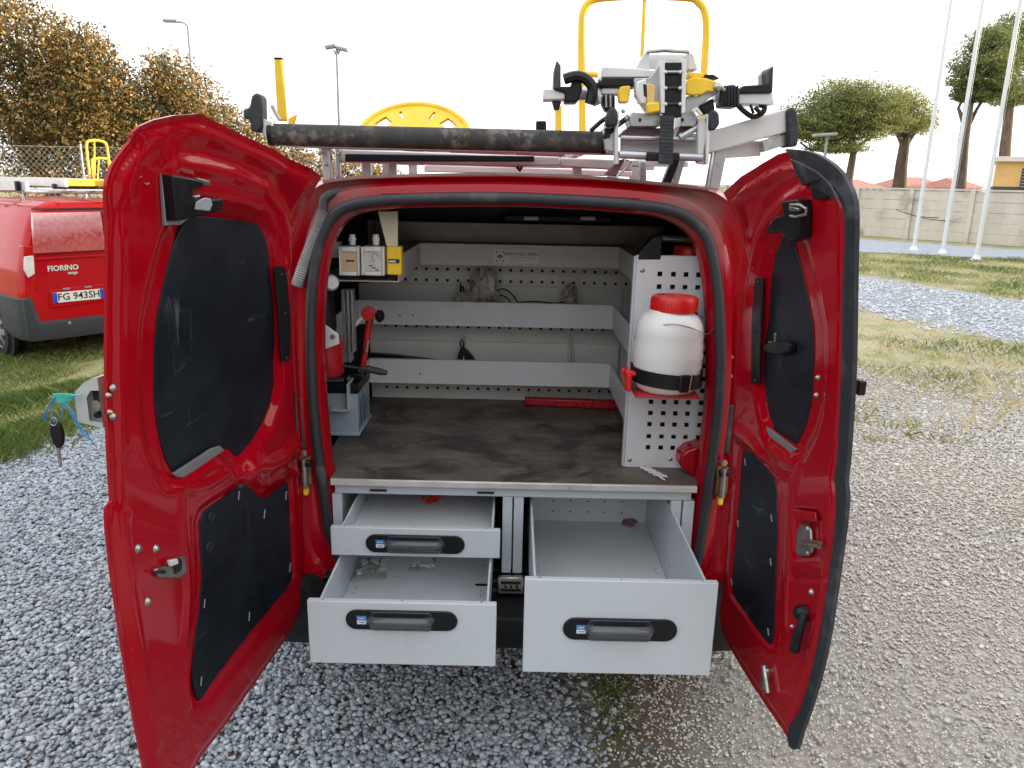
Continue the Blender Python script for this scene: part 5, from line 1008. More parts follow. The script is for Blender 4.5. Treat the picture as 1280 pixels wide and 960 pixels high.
def strap_ring(z, r_, h_, tilt, nm, mat, par):
    P = []; n = 40
    for dz in (-h_/2, h_/2):
        for k in range(n): a = 2*math.pi*k/n; P.append(Vector((jx+.004+r_*math.cos(a), YJ+r_*math.sin(a), z+dz+tilt*math.cos(a))))
    return MB().add(P, [(k, (k+1) % n, n+(k+1) % n, n+k) for k in range(n)], True).build(nm, mat, par)
bt = strap_ring(zb_+.042, r*1.035, .042, -.006, 'belt', BLACKPL, jar); MB().box((jx+.035, YJ-r*1.03, zb_+.040), (.03, .008, .05), rot=('Z', .3)).build('buckle', BLACKPL, jar, .004); MB().cyl((jx+.05, YJ-r*1.01, zb_+.015), (jx+.054, YJ-r*1.01, zb_+.065), .002, n=6).build('buckle_pin', STEEL, jar)
MB().tube(dense([Vector(v) for v in [(jx-.03, YJ-r*.8, zb_+H-.02), (jx+.0, YJ-r*.95, zb_+H-.016), (jx+.05, YJ-r*.9, zb_+H-.028), (jx+.10, YJ-.045, zb_+H-.05), (jx+.128, YJ+.0, zb_+H-.03), (jx+.11, YJ+.03, zb_+H-.02), (jx+.06, YJ+.02, zb_+H+.0)]], 5, False), .0018, 6).build('wire_handle', STEEL, jar)
tp_ = thing('red_tap', 'small red plastic tap on the left foot of the white barrel', 'tap', tuple(onY(785, 464, -.0))); q = onY(786, 465, -.0)
MB().cyl(q+Vector((-.01, 0, 0)), q+Vector((.02, 0, -.006)), .009).build('tap_body', REDPL, tp_); MB().box(q+Vector((-.016, 0, .004)), (.012, .01, .014)).build('tap_knob', REDPL, tp_, .003); MB().cyl(q+Vector((-.006, 0, .0)), q+Vector((-.004, 0, -.022)), .005).build('spout', REDPL, tp_)
# red inner arch flange at the right
MB().prism([onY(x, y, .07) for x, y in [(849, 582), (851, 570), (860, 562), (880, 556), (884, 600), (874, 603), (862, 594)]], (0, .16, 0)).build('arch_flange', RED, van, .008)
# white cord on the worktop
pts = []; a, b = onZ(803, 583, ZC+.008), onZ(832, 597, ZC+.008)
cw = thing('cord', 'small bundle of white twisted cord lying on the worktop edge at right', 'cord', tuple(a))
for k in range(5): MB().tube([a.lerp(b, t)+Vector((.010*math.sin(t*7+k*1.3), .012*math.cos(t*5+k), .003*math.sin(t*9+k*2))) for t in [i/10 for i in range(11)]], .0028, 6).build('strand', WHITEPL, cw)
# red bar at the back
a, b = onZ(656, 502, ZC+.02), onZ(776, 507, ZC+.02); rb = thing('red_bar', 'long red painted bar lying at the back of the worktop', 'bar', tuple(a))
MB().prism([a+Vector((0, 0, -.016)), a+Vector((0, 0, .014)), b+Vector((0, 0, .016)), b+Vector((0, 0, -.018))], (0, .03, 0)).build('bar', REDTOOL, rb, .005); MB().cyl(b+Vector((-.002, .012, 0)), b+Vector((.03, .012, 0)), .008).build('bar_end', STEEL, rb)

# ================================================================== LEFT SIDE THINGS
YS = .14
for k, (x0, x1, lab, fc) in enumerate([(423, 450, 'white meter box with a tan dial at the far left of the opening', (196, 170, 140)), (451, 481, 'white meter box with a plain grey dial, right beside the tan dialled one', (196, 198, 188))]):
    a, b = onY(x0, 308, YS), onY(x1, 345, YS); t = thing('meter_box', lab, 'meter', tuple((a+b)/2), 'white meter boxes on the rail'); w_ = b.x-a.x; h_ = a.z-b.z
    MB().span((a.x, YS, b.z), (b.x, YS+.05, a.z)).build('case', WHITEPL, t, .006)
    for (u0, u1, v0, v1) in [(.0, .12, 0, 1), (.88, 1, 0, 1), (.12, .88, 0, .16), (.12, .88, .82, 1)]: MB().span((a.x+w_*u0+.001, YS-.006, b.z+h_*v0+.001), (a.x+w_*u1-.001, YS-.0005, b.z+h_*v1-.001)).build('bezel', WHITEPL, t, .002)
    fm = M('dial_face', fc, .4, var=.1, ns=30) if k == 0 else M('dial_face_grey', fc, .3, var=.06, ns=30); dm = MB().span((a.x+w_*.13, YS-.0025, b.z+h_*.17), (b.x-w_*.13, YS-.0006, a.z-h_*.19)).build('dial', fm, t)
    for i in range(3): MB().box((a.x+w_*(.42+.13*i), YS-.0034, b.z+h_*(.52 if k == 0 else .35-.07*i)), (.007, .0008, .005) if k == 0 else ((.010, .0008, .003))).build('dial_mark', INK, dm)
    if k: MB().tube([(a.x+w_*.62+.009*math.cos(v), YS-.003, b.z+h_*.62+.012*math.sin(v)) for v in [i*math.pi/5 for i in range(8)]], .0012, 4).build('dial_mark', STEELG, dm)
    c_ = onY((x0+x1)/2+4, 300, YS+.02); MB().cyl(c_+Vector((0, 0, .016)), c_+Vector((0, 0, -.014)), .009, n=10).build('cable_gland', WHITEPL, t); MB().cyl(c_+Vector((0, 0, .006)), c_+Vector((0, 0, -.002)), .0115, n=6).build('gland_nut', WHITEPL, t)
    MB().tube([c_+Vector((0, 0, .016)), c_+Vector((-.01, .02, .07)), c_+Vector((-.03, .1, .14))], .0025, 5).build('cable', BLACKPL, t)
a, b = onY(483, 308, YS), onY(502, 344, YS); t = thing('switch_box', 'small yellow box with a blue slot beside the white meter boxes', 'switch box', tuple((a+b)/2)); MB().span((a.x, YS-.002, b.z), (b.x, YS+.04, a.z)).build('case', YEL, t, .004)
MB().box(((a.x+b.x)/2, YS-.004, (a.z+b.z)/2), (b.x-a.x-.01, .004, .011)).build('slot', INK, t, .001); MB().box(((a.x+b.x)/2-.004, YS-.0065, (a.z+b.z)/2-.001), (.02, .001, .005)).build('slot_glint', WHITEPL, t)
tag(MB().prism([onY(x, y, YS+.01) for x, y in [(472, 264), (497, 264), (497, 308), (483, 308)]], (0, .012, 0)).build('cream_bracket', CREAM, None, .002), 'cream tapered plate hanging from the roof down to the yellow box', 'bracket')
MB().span((onY(409, 305, .2).x, .2, onY(409, 322, .2).z), (onY(424, 305, .2).x, .24, onY(424, 303, .2).z)).build('rail_end', GREY2, rack, .002)
tag(MB().lathe(onY(412, 353, .16), [(0, .03), (.018, .03), (.024, .02), (.024, -.02), (0, -.02)], 20, (.5, -1, .1)).build('white_plug', WHITEPL), 'round white plug under the meter boxes at the far left', 'plug')
t = thing('dark_bag', 'dark bag hanging behind the meter boxes at the left wall', 'bag', tuple(onY(415, 390, .28)))
mb = MB(); c_ = onY(414, 385, .3); mb.lathe(c_+Vector((-.03, 0, -.12)), [(0, 0), (.03, .0), (.045, .06), (.04, .16), (.02, .24), (0, .25)], 16); mb.build('bag_body', DARKIN, t)
# red canister with metal bracket
ca = onY(411, 450, .16); t = thing('red_canister', 'red canister under a bolted metal bracket at the far left behind the black seal', 'canister', tuple(ca)); MB().lathe((ca.x-.01, .19, onY(411, 463, .16).z-.02), [(0, 0), (.042, 0), (.048, .008), (.048, .10), (.04, .12), (0, .125)], 28).build('body', REDTOOL, t)
MB().prism([onY(x, y, .135) for x, y in [(400, 405), (405, 405), (423, 418), (424, 430), (403, 438), (400, 438)]], (0, .006, 0)).build('bracket', WHITEPL, t, .002); MB().lathe(onY(416, 421, .134), [(0, .005), (.005, .004), (.008, 0)], 12, (0, -1, 0)).build('bolt', STEEL, t)
# red ratchet tool and its black lever
t = thing('cable_cutter', 'red handled ratchet tool with black knob leaning against the shelves', 'hand tool', tuple(onY(455, 460, .2)))
MB().tube([onY(x, y, .22) for x, y in [(463, 393), (459, 420), (456, 445), (453, 464)]], [.013, .0095, .0085, .0105], 10).build('lever', REDTOOL, t, 0); MB().lathe(onY(461, 391, .20), [(0, -.006), (.018, -.006), (.021, .0), (.021, .016), (0, .018)], 20, (0, -1, 0)).build('head', REDTOOL, t)
MB().tube([onY(x, y, .208) for x, y in [(460, 425), (458, 440)]], .004, 6).build('steel_insert', STEEL, t); k_ = onY(475, 395, .2)
MB().tube([onY(464, 393, .2), k_], .005, 8).build('knob_stem', BLACKPL, t); mb = MB(); mb.lathe(k_, [(0, -.006), (.014, -.006), (.016, 0), (.014, .007), (0, .008)], 16, (1, -.5, 0)); 
for i in range(7): a = 2*math.pi*i/7; mb.cyl(k_+Vector((.004, -.003, 0))+Vector((.4*math.cos(a), .8*math.cos(a), math.sin(a)*1.0))*.014, k_+Vector((-.006, .003, 0))+Vector((.4*math.cos(a), .8*math.cos(a), math.sin(a)))*.014, .005, n=8)
mb.build('knob', BLACKPL, t)
t = thing('black_lever', 'black rubber gripped lever lying on the battery behind the red tool', 'lever', tuple(onY(455, 463, .18)))
MB().tube([onY(x, y, .19) for x, y in [(424, 456), (440, 459), (455, 461)]], .006, 8).build('rod', BLACKPL, t); MB().tube([onY(x, y, .19) for x, y in [(453, 461), (460, 461), (476, 465), (484, 466)]], [.008, .011, .011, .007], 10).build('grip', RUBBER, t)
# battery
bz = ZC+.001; f0 = onZ(411, 545, bz); f1 = onZ(447, 545, bz); bk = onZ(463, 524, bz); zt_ = onY(410, 492, f0.y).z
t = thing('battery', 'pale blue car battery with black lid standing at the left of the worktop', 'battery', (f1.x, f1.y, ZC)); BB = M('translucent_blue_case', (160, 176, 186), .3, var=.05, ns=5, dirt=.3, dirt_c=(120, 130, 135), dscale=14)
ang = .0; xL, xR_, yF, yK2 = f1.x-.19, f1.x+.004, f1.y, bk.y+.02
MB().span((xL, yF, bz), (xR_, yK2, zt_)).build('case', BB, t, .004); MB().span((xL-.003, yF-.005, bz), (xR_+.005, yK2+.005, bz+.012)).build('foot_ledge', BB, t, .003)
for i in range(2): MB().span((xR_+.0005, yF+.015+i*.06, bz+.03), (xR_+.003, yF+.055+i*.06, zt_-.03)).build('side_rib', M('battery_rib', (110, 134, 150), .4) if i == 0 else bpy.data.materials['battery_rib'], t)
lid = MB().span((xL-.002, yF-.004, zt_), (xR_+.004, yK2+.004, zt_+.034)).build('lid', BLACKPL, t, .004); MB().span((xL, yF+.012, zt_+.0345), (xR_-.05, yF+.07, zt_+.044)).build('cell_cover', M('battery_grey_label', (92, 94, 98), .5), lid, .003)
MB().cyl((xR_-.035, yF+.03, zt_+.034), (xR_-.035, yF+.03, zt_+.052), .009).build('terminal', STEEL, lid); MB().box((xR_-.03, yF+.07, zt_+.045), (.07, .04, .022)).build('terminal_clamp', BLACKPL, lid, .006)
MB().tube(dense([Vector(v) for v in [(xR_-.03, yF+.07, zt_+.05), (xR_-.06, yF+.09, zt_+.07), (xR_-.11, yF+.11, zt_+.06), (xR_-.17, yF+.14, zt_+.05)]], 5, False), .006, 8).build('cable', BLACKPL, t)
# shelf contents
def onS(px, py, Y=.80): return onY(px, py, Y)
def crumple(name, lab, cx, cy, wpx, hpx, Y, seed, mat=BAG, cat='plastic bag'):
    c_ = onY(cx, cy, Y); s_ = (Y+2.1)/FPX; n = 18; V_ = []
    for i in range(n):
        for j in range(n):
            th, ph = 2*math.pi*i/n, math.pi*j/(n-1); d = Vector((math.sin(ph)*math.cos(th), math.sin(ph)*math.sin(th), math.cos(ph))); k = 1+.5*noise.noise(d*2.6+Vector((seed, 0, 0)))+.25*noise.noise(d*7+Vector((0, seed, 0)))
            V_.append(c_+Vector((d.x*wpx*s_/2*k, d.y*.05*k, d.z*hpx*s_/2*k)))
    o = MB().add(V_, [(i*n+j, i*n+j+1, ((i+1) % n)*n+j+1, ((i+1) % n)*n+j) for i in range(n) for j in range(n-1)]).build(name, mat); return tag(o, lab, cat)
BAGG = M('dusty_polythene', (205, 200, 190), .2, var=.2, trans=.35, bump=.7, bs=50)
crumple('plastic_bag', 'crumpled clear bag standing on the middle shelf left of the wires', 605, 360, 34, 42, .80, 2, BAGG); crumple('plastic_bag', 'low crumpled clear bag spilling at the left on the middle shelf', 584, 374, 30, 16, .78, 6, BAGG); crumple('plastic_bag', 'small pointed clear bag on the middle shelf near its right end', 712, 370, 20, 26, .80, 11, BAGG)
for k, (L_, lab) in enumerate([([(600, 378), (612, 372), (622, 368), (633, 372), (640, 380)], 'black cable looping over the middle shelf beside the clear bag'), ([(618, 376), (622, 363), (632, 362), (642, 370), (648, 380)], 'thin black wire arching up from the middle shelf'), ([(648, 378), (670, 377), (695, 379), (705, 377)], 'thin black wire lying along the middle shelf towards the right')]):
    tag(MB().tube(dense([onS(x, y) for x, y in L_], 5, False), .0028, 6).build('cable', BLACKPL), lab, 'cable')
t = thing('black_clamp', 'black fan shaped rubber clamp standing on the low shelf', 'clamp', tuple(onS(583, 445))); MB().prism(dense([onS(x, y, .78) for x, y in [(573, 452), (574, 440), (578, 435), (586, 440), (592, 448), (594, 453)]], 3), (0, .02, 0)).build('blade', BLACKPL, t, .003); MB().tube([onS(x, y, .78) for x, y in [(577, 436), (575, 428), (577, 424), (580, 428), (579, 437)]], .003, 6).build('loop', BLACKPL, t)
tag(MB().prism([onS(x, y, .78) for x, y in [(462, 442), (490, 444), (556, 452), (462, 453)]], (0, .03, 0)).build('dark_board', BLACKPL, None, .002), 'thin black tapered strip lying at the left of the low shelf', 'strip')
t = thing('rubber_foot', 'small dark loop hanging in the middle shelf near the bag', 'hook', tuple(onS(577, 360))); MB().tube([onS(x, y, .82) for x, y in [(576, 378), (576, 362), (578, 357), (580, 362), (579, 372)]], .0035, 6).build('loop', BLACKPL, t)
# roof console lights under the roof at the back
t = thing('roof_lamp', 'dark roof console with two small clear lamps under the van roof', 'lamp', tuple(onY(700, 274, .75))); a, b = onY(630, 268, .78), onY(765, 280, .78); MB().span((a.x, .78, b.z), (b.x, .86, a.z)).build('console', BLACKPL, t, .006)
for px_ in (664, 735): c_ = onY(px_, 273, .775); MB().box(c_, (.055, .012, .014)).build('lens', WHITEPL, t, .004)

# ================================================================== ROOF RACK AND ITS LOAD
YR = .12
rr = thing('roof_rack', 'aluminium roof rack with a worn black loading roller above the open van', 'roof rack', (0, .5, 1.75))
def yprism(px, Y, th, name, mat, par, bevel=.002, m=0):
    P = [onY(x, y, Y) for x, y in px]
    if m: P = dense(P, m)
    return MB().prism(P, (0, th, 0)).build(name, mat, par, bevel)
def ytube(px, Y, r, name, mat, par, n=8, m=0):
    P = [onY(*(v[:2]), v[2] if len(v) > 2 else Y) for v in px]
    if m: P = dense(P, m, False)
    return MB().tube(P, r, n).build(name, mat, par)
MB().cyl(onY(341, 168, YR), onY(752, 178, YR), .029, n=28).build('roller', ROLLER, rr)
MB().cyl(onY(337, 168, YR), onY(342, 168, YR), .031, n=20).build('roller_cap', BLACKPL, rr); MB().cyl(onY(751, 178, YR), onY(757, 178, YR), .031, n=20).build('roller_cap', BLACKPL, rr)
yprism([(303, 138), (311, 134), (314, 120), (320, 115), (327, 120), (328, 160), (322, 166), (312, 163), (312, 150), (304, 148)], YR-.03, .05, 'end_pad', TRIM, rr, .006)
yprism([(328, 148), (340, 152), (344, 170), (334, 176), (328, 164)], YR-.02, .03, 'pad_bracket', ALUW, rr)
# main crossbar (thin edge seen below the roller) and its raised right end
yprism([(356, 179), (430, 182), (790, 190), (790, 194), (430, 186), (356, 183)], YR, .06, 'crossbar', ALU, rr)
yprism([(784, 181), (845, 172), (905, 159), (984, 135), (986, 165), (950, 174), (900, 188), (860, 196), (784, 196)], YR+.0, .05, 'raised_crossbar', ALUW, rr, .004)
yprism([(953, 176), (986, 166), (986, 180), (955, 190)], YR+.01, .04, 'crossbar_lower', ALU, rr, .002)
yprism([(900, 176), (951, 176), (951, 195), (900, 198)], YR+.055, .03, 'crossbar_lower', ALUW, rr, .002)
yprism([(984, 138), (990, 133), (997, 138), (1000, 160), (997, 183), (985, 184)], YR-.015, .07, 'end_pad', TRIM, rr, .006)
# legs
for (px, Y) in [([(400, 181), (412, 181), (414, 228), (404, 228)], YR+.02), ([(419, 184), (425, 184), (424, 222), (418, 222)], YR+.12), ([(896, 178), (911, 180), (899, 238), (886, 236)], YR+.02)]:
    yprism(px, Y, .03, 'leg', ALU, rr, .003)
yprism([(893, 182), (897, 179), (888, 236), (884, 235)], YR+.05, .03, 'leg', BLACKPL, rr)
for x in (-.5, .46): 
    for y in (1.0, 1.75): MB().span((x-.02, y-.015, 1.66), (x+.02, y+.015, 1.72)).build('leg', ALU, rr, .003)
for y in (1.0, 1.75): MB().span((-.66, y-.02, 1.72), (.66, y+.02, 1.742)).build('crossbar', ALU, rr, .003)
for x in (-.56, .56): MB().span((x-.012, .22, 1.742), (x+.012, 1.8, 1.765)).build('side_bar', ALU, rr, .003)
for (x, y) in [(402, 190), (407, 205), (423, 192)]: MB().lathe(onY(x, y, YR), [(0, .004), (.005, .003), (.007, 0)], 10, (0, -1, 0)).build('bolt', STEEL, rr)
# ladder under/behind the crossbar: white rails seen nearly edge-on
la = thing('ladder', 'white aluminium ladder lying on the van roof behind the black roller', 'ladder', (0, .7, 1.74))
yprism([(425, 186), (700, 196), (700, 207), (640, 208), (425, 203)], .26, .04, 'rail', ALUW, la, .004)
yprism([(700, 197), (790, 200), (790, 214), (700, 208)], .27, .04, 'rail', ALUW, la, .004)
yprism([(431, 192), (668, 195), (668, 202), (431, 202)], .235, .02, 'foot_bar', BLACKPL, la, .003)
for x in (-.30, -.02, .22): MB().span((x-.015, .30, 1.745), (x+.015, 2.3, 1.80)).build('stile', ALUW, la, .004)
for i in range(7): MB().cyl((-.30, .5+i*.28, 1.775), (.22, .5+i*.28, 1.775), .014, n=10).build('rung', ALU, la)
yprism([(530, 206), (640, 209), (790, 214), (790, 221), (640, 217), (530, 215)], .5, .04, 'deck_board', ALUW, la, .003)
for (x0, x1, y0, y1) in [(452, 463, 203, 222), (485, 495, 203, 219), (716, 727, 206, 222), (800, 808, 202, 228)]: yprism([(x0, y0), (x1, y0), (x1, y1), (x0, y1)], .30, .03, 'bracket', ALU, la, .002)
ytube([(646, 208), (650, 213), (652, 208)], .24, .006, 'hook', BLACKPL, la)
yprism([(840, 198), (850, 198), (838, 232), (828, 230)], .2, .03, 'bracket', BLACKPL, la, .002); yprism([(850, 198), (857, 200), (847, 234), (840, 232)], .2, .03, 'bracket', ALU, la, .002)
# yellow uprights of the ladder equipment
YH = .9
ho = thing('tube_frame', 'tall yellow tube hoop with a middle bar standing above the ladder clamp', 'ladder frame', (0.1, YH, 1.85))
ytube([(728, 165), (727, 90), (727, 40), (729, 15), (738, 2), (755, -3), (805, -5), (860, -3), (873, 3), (881, 15), (883, 40), (880, 90), (878, 165)], YH, .0135, 'hoop', YEL, ho, 12, 3); ytube([(806, -5), (803, 60), (798, 130)], YH, .007, 'middle_bar', YEL, ho, 8)
ytube([(727, 92), (752, 94), (775, 95)], YH-.02, .010, 'crosspiece', YEL, ho)
up = thing('yellow_post', 'flat yellow post sticking up at the left end of the roof rack', 'post', tuple(onY(348, 150, .4)))
yprism([(342, 73), (352, 73), (356, 125), (358, 151), (347, 151), (344, 110)], .4, .02, 'blade', YEL, up, .004); yprism([(342, 71.5), (352, 71.5), (352, 74), (342, 74)], .398, .024, 'tip_cap', BLACKPL, up)
ytube([(340, 132), (344, 140), (350, 150)], .38, .006, 'clip', STEEL, up); yprism([(360, 148), (370, 143), (366, 156), (360, 156)], .4, .02, 'heel', YEL, up)
p_ = thing('yellow_post', 'short thin yellow tube standing behind the left arm of the ladder clamp', 'post', tuple(onY(698, 150, .5))); ytube([(698, 133), (698, 170)], .5, .011, 'tube', YEL, p_)
# yellow wheel, half seen over the roller
wc = onY(517, 174, .7); wr = 68*(.7+2.1)/FPX; yw = thing('cable_reel', 'big yellow slotted wheel half hidden behind the roof roller', 'reel', tuple(wc))
mb = MB(); n = 48; slots_ = [(a0, a0+22) for a0 in range(0, 360, 45)]
def ringseg(r0, r1, a0, a1, k=4):
    for i in range(k):
        t0, t1 = R(a0+(a1-a0)*i/k), R(a0+(a1-a0)*(i+1)/k)
        if math.sin(t0) < -.3: continue
        P = [wc+Vector((rr_*math.cos(t), rr_*math.sin(t)*.76, rr_*math.sin(t)*.65)) for rr_, t in ((r0, t0), (r1, t0), (r1, t1), (r0, t1))]; mb.prism(P, (0, .010, -.008))
ringseg(wr*.84, wr, 0, 360, 56); ringseg(wr*.2, wr*.62, 0, 360, 36)
for a0, a1 in [(8, 44), (60, 82), (98, 120), (136, 172), (188, 224), (240, 262), (278, 300), (316, 352)]: pass
ring2 = [(-10, 28), (48, 66), (70, 110), (114, 132), (152, 190), (190, 228), (248, 292), (312, 350)]
for a0, a1 in ring2: ringseg(wr*.62, wr*.84, a0, a1, 5)
mb.build('disc', YEL, yw); MB().tube([wc+Vector((wr*math.cos(R(a)), wr*math.sin(R(a))*.76, wr*math.sin(R(a))*.65)) for a in range(-16, 200, 6)], .009, 8).build('rim', YEL, yw); MB().cyl(wc, wc+Vector((0, .03, -.03)), wr*.2, n=20).build('hub', STEEL, yw)
yk = thing('clamp_block', 'small black block standing on the roof rack left of the ladder clamp', 'block', tuple(onY(676, 157, .2))); yprism([(670, 151), (683, 151), (683, 164), (670, 164)], .2, .03, 'block_body', BLACKPL, yk, .004); yprism([(672, 163), (681, 163), (681, 172), (672, 172)], .205, .02, 'block_foot', STEEL, yk)

# ---- ladder clamp mechanism
YC = .06
cm = thing('ladder_clamp', 'large silver and black ladder clamp with yellow levers on the van roof', 'clamp', tuple(onY(830, 150, YC)))
Y = YC
# left arm
yprism([(693, 86), (696, 75), (701, 82), (701, 112), (692, 110)], Y, .09, 'jaw', TRIM, cm, .002); yprism([(692, 108), (714, 108), (716, 99), (726, 96), (728, 112), (722, 128), (706, 128), (706, 116), (692, 112)], Y, .07, 'jaw_foot', BLACKPL, cm, .004)
yprism([(679, 111), (707, 111), (708, 124), (679, 125)], Y+.01, .07, 'arm_tube', ALUW, cm, .003); MB().cyl(onY(706, 118, Y+.05), onY(756, 116, Y+.05), .017, n=16).build('slide_tube', ALU, cm)
ytube([(705, 99), (722, 95), (735, 101), (741, 113), (737, 130)], Y-.004, .014, 'strap_loop', BLACKPL, cm, 8, 4); yprism([(690, 126), (702, 126), (699, 137), (693, 137)], Y+.02, .03, 'arm_foot', BLACKPL, cm)
MB().tube([onY(741, 106, Y+.05), onY(746, 118, Y+.05), onY(750, 130, Y+.05)], .020, 10).build('collar', ALU, cm)
# upper box and black shroud
yprism([(752, 83), (796, 85), (820, 88), (820, 97), (752, 97)], Y+.03, .10, 'top_box', ALUW, cm, .003); yprism([(744, 108), (752, 97), (815, 97), (806, 103), (794, 108)], Y+.02, .08, 'shroud', BLACKPL, cm, .003)
yprism([(794, 87), (806, 66), (812, 64), (812, 87)], Y+.05, .07, 'guard', GREY2, cm, .002); ytube([(808, 65), (830, 63), (861, 65)], Y+.05, .005, 'guard_bar', STEEL, cm); yprism([(861, 65), (867, 68), (872, 87), (860, 87)], Y+.05, .07, 'guard', GREY2, cm, .002)
yprism([(811, 68), (861, 68), (861, 86), (811, 86)], Y+.11, .006, 'guard_plate', ALUW, cm)
yprism([(752, 110), (776, 110), (776, 118), (752, 118)], Y+.03, .05, 'housing', ALUW, cm, .003); yprism([(754, 118), (769, 118), (769, 137), (758, 140), (753, 130)], Y+.015, .05, 'pulley', BLACKPL, cm, .006); ytube([(757, 118), (758, 134)], Y+.012, .003, 'pulley_pin', STEEL, cm); ytube([(763, 118), (763, 134)], Y+.012, .003, 'pulley_pin', STEEL, cm)
yprism([(776, 108), (788, 107), (788, 116), (786, 128), (775, 128), (773, 116)], Y+.0, .04, 'yellow_lever', YEL, cm, .003)
# centre plates
yprism([(793, 98), (812, 97), (818, 90), (826, 76), (830, 76), (830, 142), (812, 144), (806, 138), (800, 128), (794, 120)], Y-.005, .03, 'side_plate', ALU, cm, .002); yprism([(796, 102), (808, 98), (810, 130), (800, 130), (795, 118)], Y-.012, .01, 'curved_plate', ALUW, cm, .004)
yprism([(804, 105), (808, 105), (809, 122), (805, 120)], Y-.014, .004, 'slot', INK, cm); yprism([(809, 104), (819, 106), (818, 130), (809, 132)], Y-.022, .008, 'yellow_plate', M('yellow_tan_plate', (222, 186, 110), .4), cm, .002); yprism([(808, 129), (824, 127), (826, 139), (810, 142)], Y-.03, .03, 'yellow_pad', YEL, cm, .004)
yprism([(826, 75), (831, 75), (831, 141), (826, 141)], Y-.03, .05, 'channel_flange', ALUW, cm, .001); yprism([(853, 73), (858, 74), (857, 140), (852, 142)], Y-.03, .05, 'channel_flange', ALUW, cm, .001)
yprism([(831, 78), (853, 78), (852, 146), (830, 146)], Y-.02, .04, 'channel_core', BLACKPL, cm, .002)
for yy in (88, 108, 128):
    yprism([(832, yy), (852, yy), (852, yy+3), (832, yy+3)], Y-.026, .006, 'rung_line', RUBBER, cm)
    for xx in (832, 850): MB().lathe(onY(xx, yy+2, Y-.03), [(0, .006), (.003, .005), (.005, 0)], 8, (0, -1, 0)).build('rivet', ALUW, cm)
MB().cyl(onY(832, 90, Y-.028), onY(853, 90, Y-.028), .004, n=8).build('cross_pin', STEEL, cm)
yprism([(826, 144), (843, 145), (841, 206), (823, 205)], Y-.035, .006, 'webbing', TRIM, cm, .001); 
for k in range(12): yprism([(826-k*.22, 150+k*4.6), (842-k*.1, 151+k*4.6), (842-k*.1, 151.8+k*4.6), (826-k*.22, 150.8+k*4.6)], Y-.0365, .002, 'webbing_rib', RUBBER, cm)
yprism([(808, 190), (850, 191), (850, 202), (808, 201)], Y-.025, .03, 'roller_sleeve', BLACKPL, cm, .004)
# lower box and shade plate
yprism([(790, 140), (826, 143), (826, 158), (789, 158), (786, 150)], Y+.0, .09, 'base_box', ALU, cm, .002); yprism([(851, 142), (862, 136), (874, 146), (868, 158), (851, 158)], Y+.0, .09, 'base_box', ALU, cm, .002)
for x in (800, 853): MB().lathe(onY(x, 150, Y-.001), [(0, .0006), (.005, .0006)], 10, (0, -1, 0)).build('hole', INK, cm)
yprism([(784, 160), (826, 160), (826, 170), (774, 170)], Y+.02, .08, 'lower_plate', M('purple_brown_plate', (88, 66, 72), .5), cm); yprism([(850, 158), (874, 150), (858, 170), (845, 170)], Y+.02, .08, 'lower_plate', bpy.data.materials['purple_brown_plate'], cm)
ytube([(754, 172), (770, 158), (786, 146)], Y+.01, .007, 'strut', BLACKPL, cm); ytube([(738, 164), (750, 153), (760, 146)], Y+.02, .006, 'strut', BLACKPL, cm); ytube([(756, 160), (774, 152)], Y+.01, .010, 'strut', ALU, cm); ytube([(850, 172), (884, 152)], Y+.01, .009, 'strut', ALU, cm)
# legs of the swing frame
yprism([(757, 148), (762, 134), (770, 133), (773, 145), (772, 158), (758, 159)], Y-.03, .035, 'foot_pad', TRIM, cm, .008); yprism([(887, 139), (892, 136), (899, 141), (900, 155), (894, 163), (886, 163)], Y-.03, .035, 'foot_pad', TRIM, cm, .008)
yprism([(768, 140), (774, 136), (773, 180), (774, 205), (768, 206), (769, 180)], Y-.01, .03, 'leg', ALUW, cm, .003); yprism([(753, 160), (770, 160), (768, 190), (756, 188)], Y+.01, .03, 'leg_bracket', ALU, cm, .003); yprism([(756, 160), (762, 160), (763, 172), (757, 172)], Y, .02, 'leg_clip', BLACKPL, cm)
yprism([(873, 148), (884, 146), (884, 165), (880, 190), (880, 206), (872, 204)], Y-.01, .03, 'leg', GREY2, cm, .003); yprism([(884, 144), (888, 142), (886, 205), (882, 206)], Y-.02, .04, 'leg_edge', ALUW, cm, .002)
MB().cyl(onY(774, 193, Y-.01), onY(878, 197, Y-.01), .011, n=14).build('cross_tube', ALU, cm); MB().cyl(onY(776, 172, Y+.02), onY(874, 174, Y+.02), .008, n=12).build('cross_tube', ALU, cm)
yprism([(776, 172), (872, 174), (872, 192), (776, 190)], Y+.06, .02, 'back_plate', ALUW, cm, .002); yprism([(774, 200), (782, 198), (770, 220), (756, 218)], Y+.02, .03, 'kick_stand', M('maroon_steel', (104, 70, 72), .5), cm, .002)
ytube([(782, 200), (790, 202), (770, 222)], Y+.01, .003, 'stand_edge', ALU, cm)
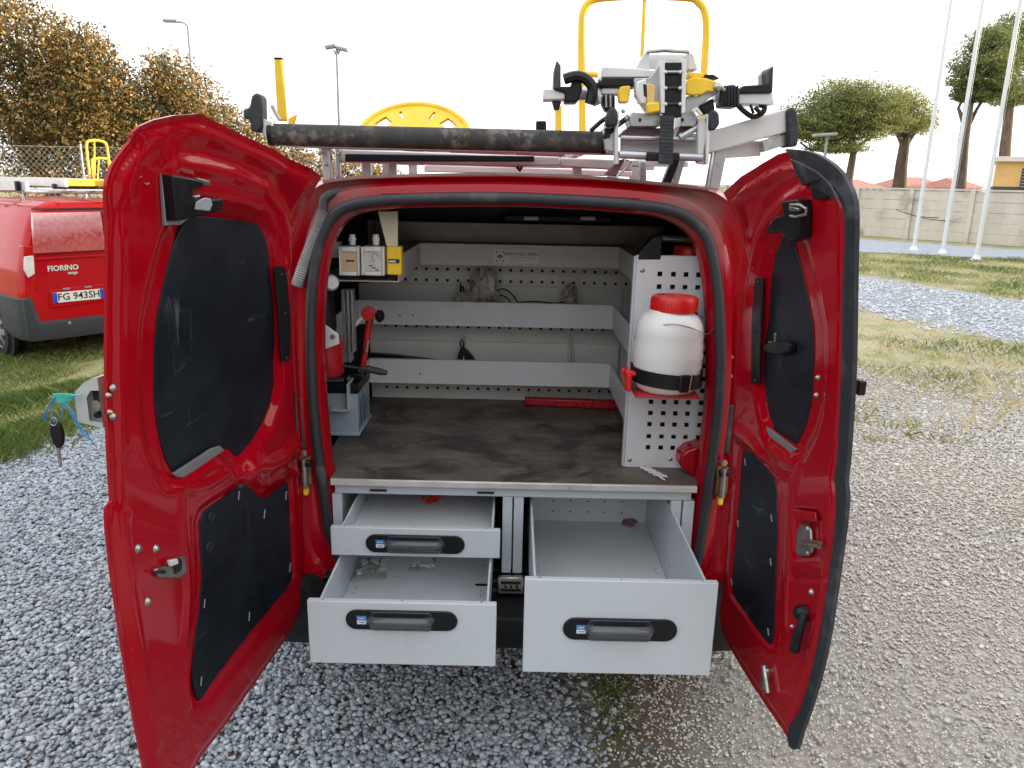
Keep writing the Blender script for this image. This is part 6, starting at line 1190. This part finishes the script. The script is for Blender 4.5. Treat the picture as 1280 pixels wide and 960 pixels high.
# right side: yellow cam, grey arm, black collar, white arm, jaw
yprism(dense([Vector((a, b, 0)) for a, b in [(858, 105), (862, 97), (870, 96), (885, 98), (897, 104), (901, 110), (894, 114), (882, 114), (878, 118), (868, 118), (858, 117)]], 2) and [(858, 105), (860, 99), (868, 96), (884, 98), (896, 102), (901, 109), (895, 114), (884, 114), (878, 118), (866, 119), (858, 117)], Y-.02, .03, 'yellow_cam', YEL, cm, .003)
MB().lathe(onY(897, 109, Y-.022), [(0, .008), (.006, .007), (.011, .003), (.012, 0)], 16, (0, -1, 0)).build('cam_bolt', STEEL, cm); yprism([(860, 90), (880, 91), (880, 97), (862, 97)], Y-.01, .05, 'cam_seat', YEL, cm, .003); yprism([(881, 93), (892, 93), (900, 98), (884, 98)], Y-.005, .05, 'cam_shade', BLACKPL, cm, .002)
yprism([(858, 120), (872, 120), (900, 104), (902, 112), (886, 124), (868, 138), (856, 140)], Y-.0, .03, 'link_arm', ALU, cm, .003); yprism([(874, 133), (892, 122), (894, 138), (880, 144)], Y+.01, .05, 'pulley', BLACKPL, cm, .005); ytube([(866, 140), (870, 136), (876, 143), (870, 146)], Y-.02, .006, 'spring_knob', WHITEPL, cm)
MB().cyl(onY(892, 118, Y+.03), onY(908, 118, Y+.03), .022, n=18).build('collar', ALU, cm)
yprism([(902, 112), (906, 107), (918, 105), (926, 112), (924, 134), (902, 133)], Y-.01, .07, 'clamp_knob', TRIM, cm, .006); 
for k in range(5): yprism([(905+k*4, 107), (907.5+k*4, 106), (907+k*4, 133), (905+k*4, 133)], Y-.014, .006, 'knob_rib', BLACKPL, cm)
yprism([(923, 116), (966, 116), (968, 131), (923, 130)], Y+.01, .07, 'arm_tube', ALUW, cm, .003); yprism([(924, 112), (930, 107), (948, 106), (966, 104), (966, 116), (925, 117)], Y+.0, .08, 'jaw_foot', BLACKPL, cm, .003)
yprism([(961, 88), (967, 82), (966, 112), (962, 113)], Y, .09, 'jaw', TRIM, cm, .002); yprism([(948, 94), (960, 87), (960, 106), (948, 107)], Y+.06, .008, 'jaw_plate', GREY2, cm)
ytube([(922, 131), (930, 139), (941, 146), (952, 142), (956, 134), (949, 131)], Y+.02, .007, 'strap_loop', BLACKPL, cm, 8, 3); ytube([(938, 131), (942, 142)], Y+.01, .004, 'lever_pin', BLACKPL, cm); ytube([(944, 134), (950, 141), (955, 137)], Y+.01, .006, 'buckle', BLACKPL, cm)
# small straps and bolts that crowd the mechanism
for (x, y) in [(770, 150), (779, 139), (783, 148), (884, 150), (905, 112), (750, 100)]: MB().lathe(onY(x, y, Y-.012), [(0, .005), (.004, .004), (.006, 0)], 8, (0, -1, 0)).build('bolt', STEEL, cm)
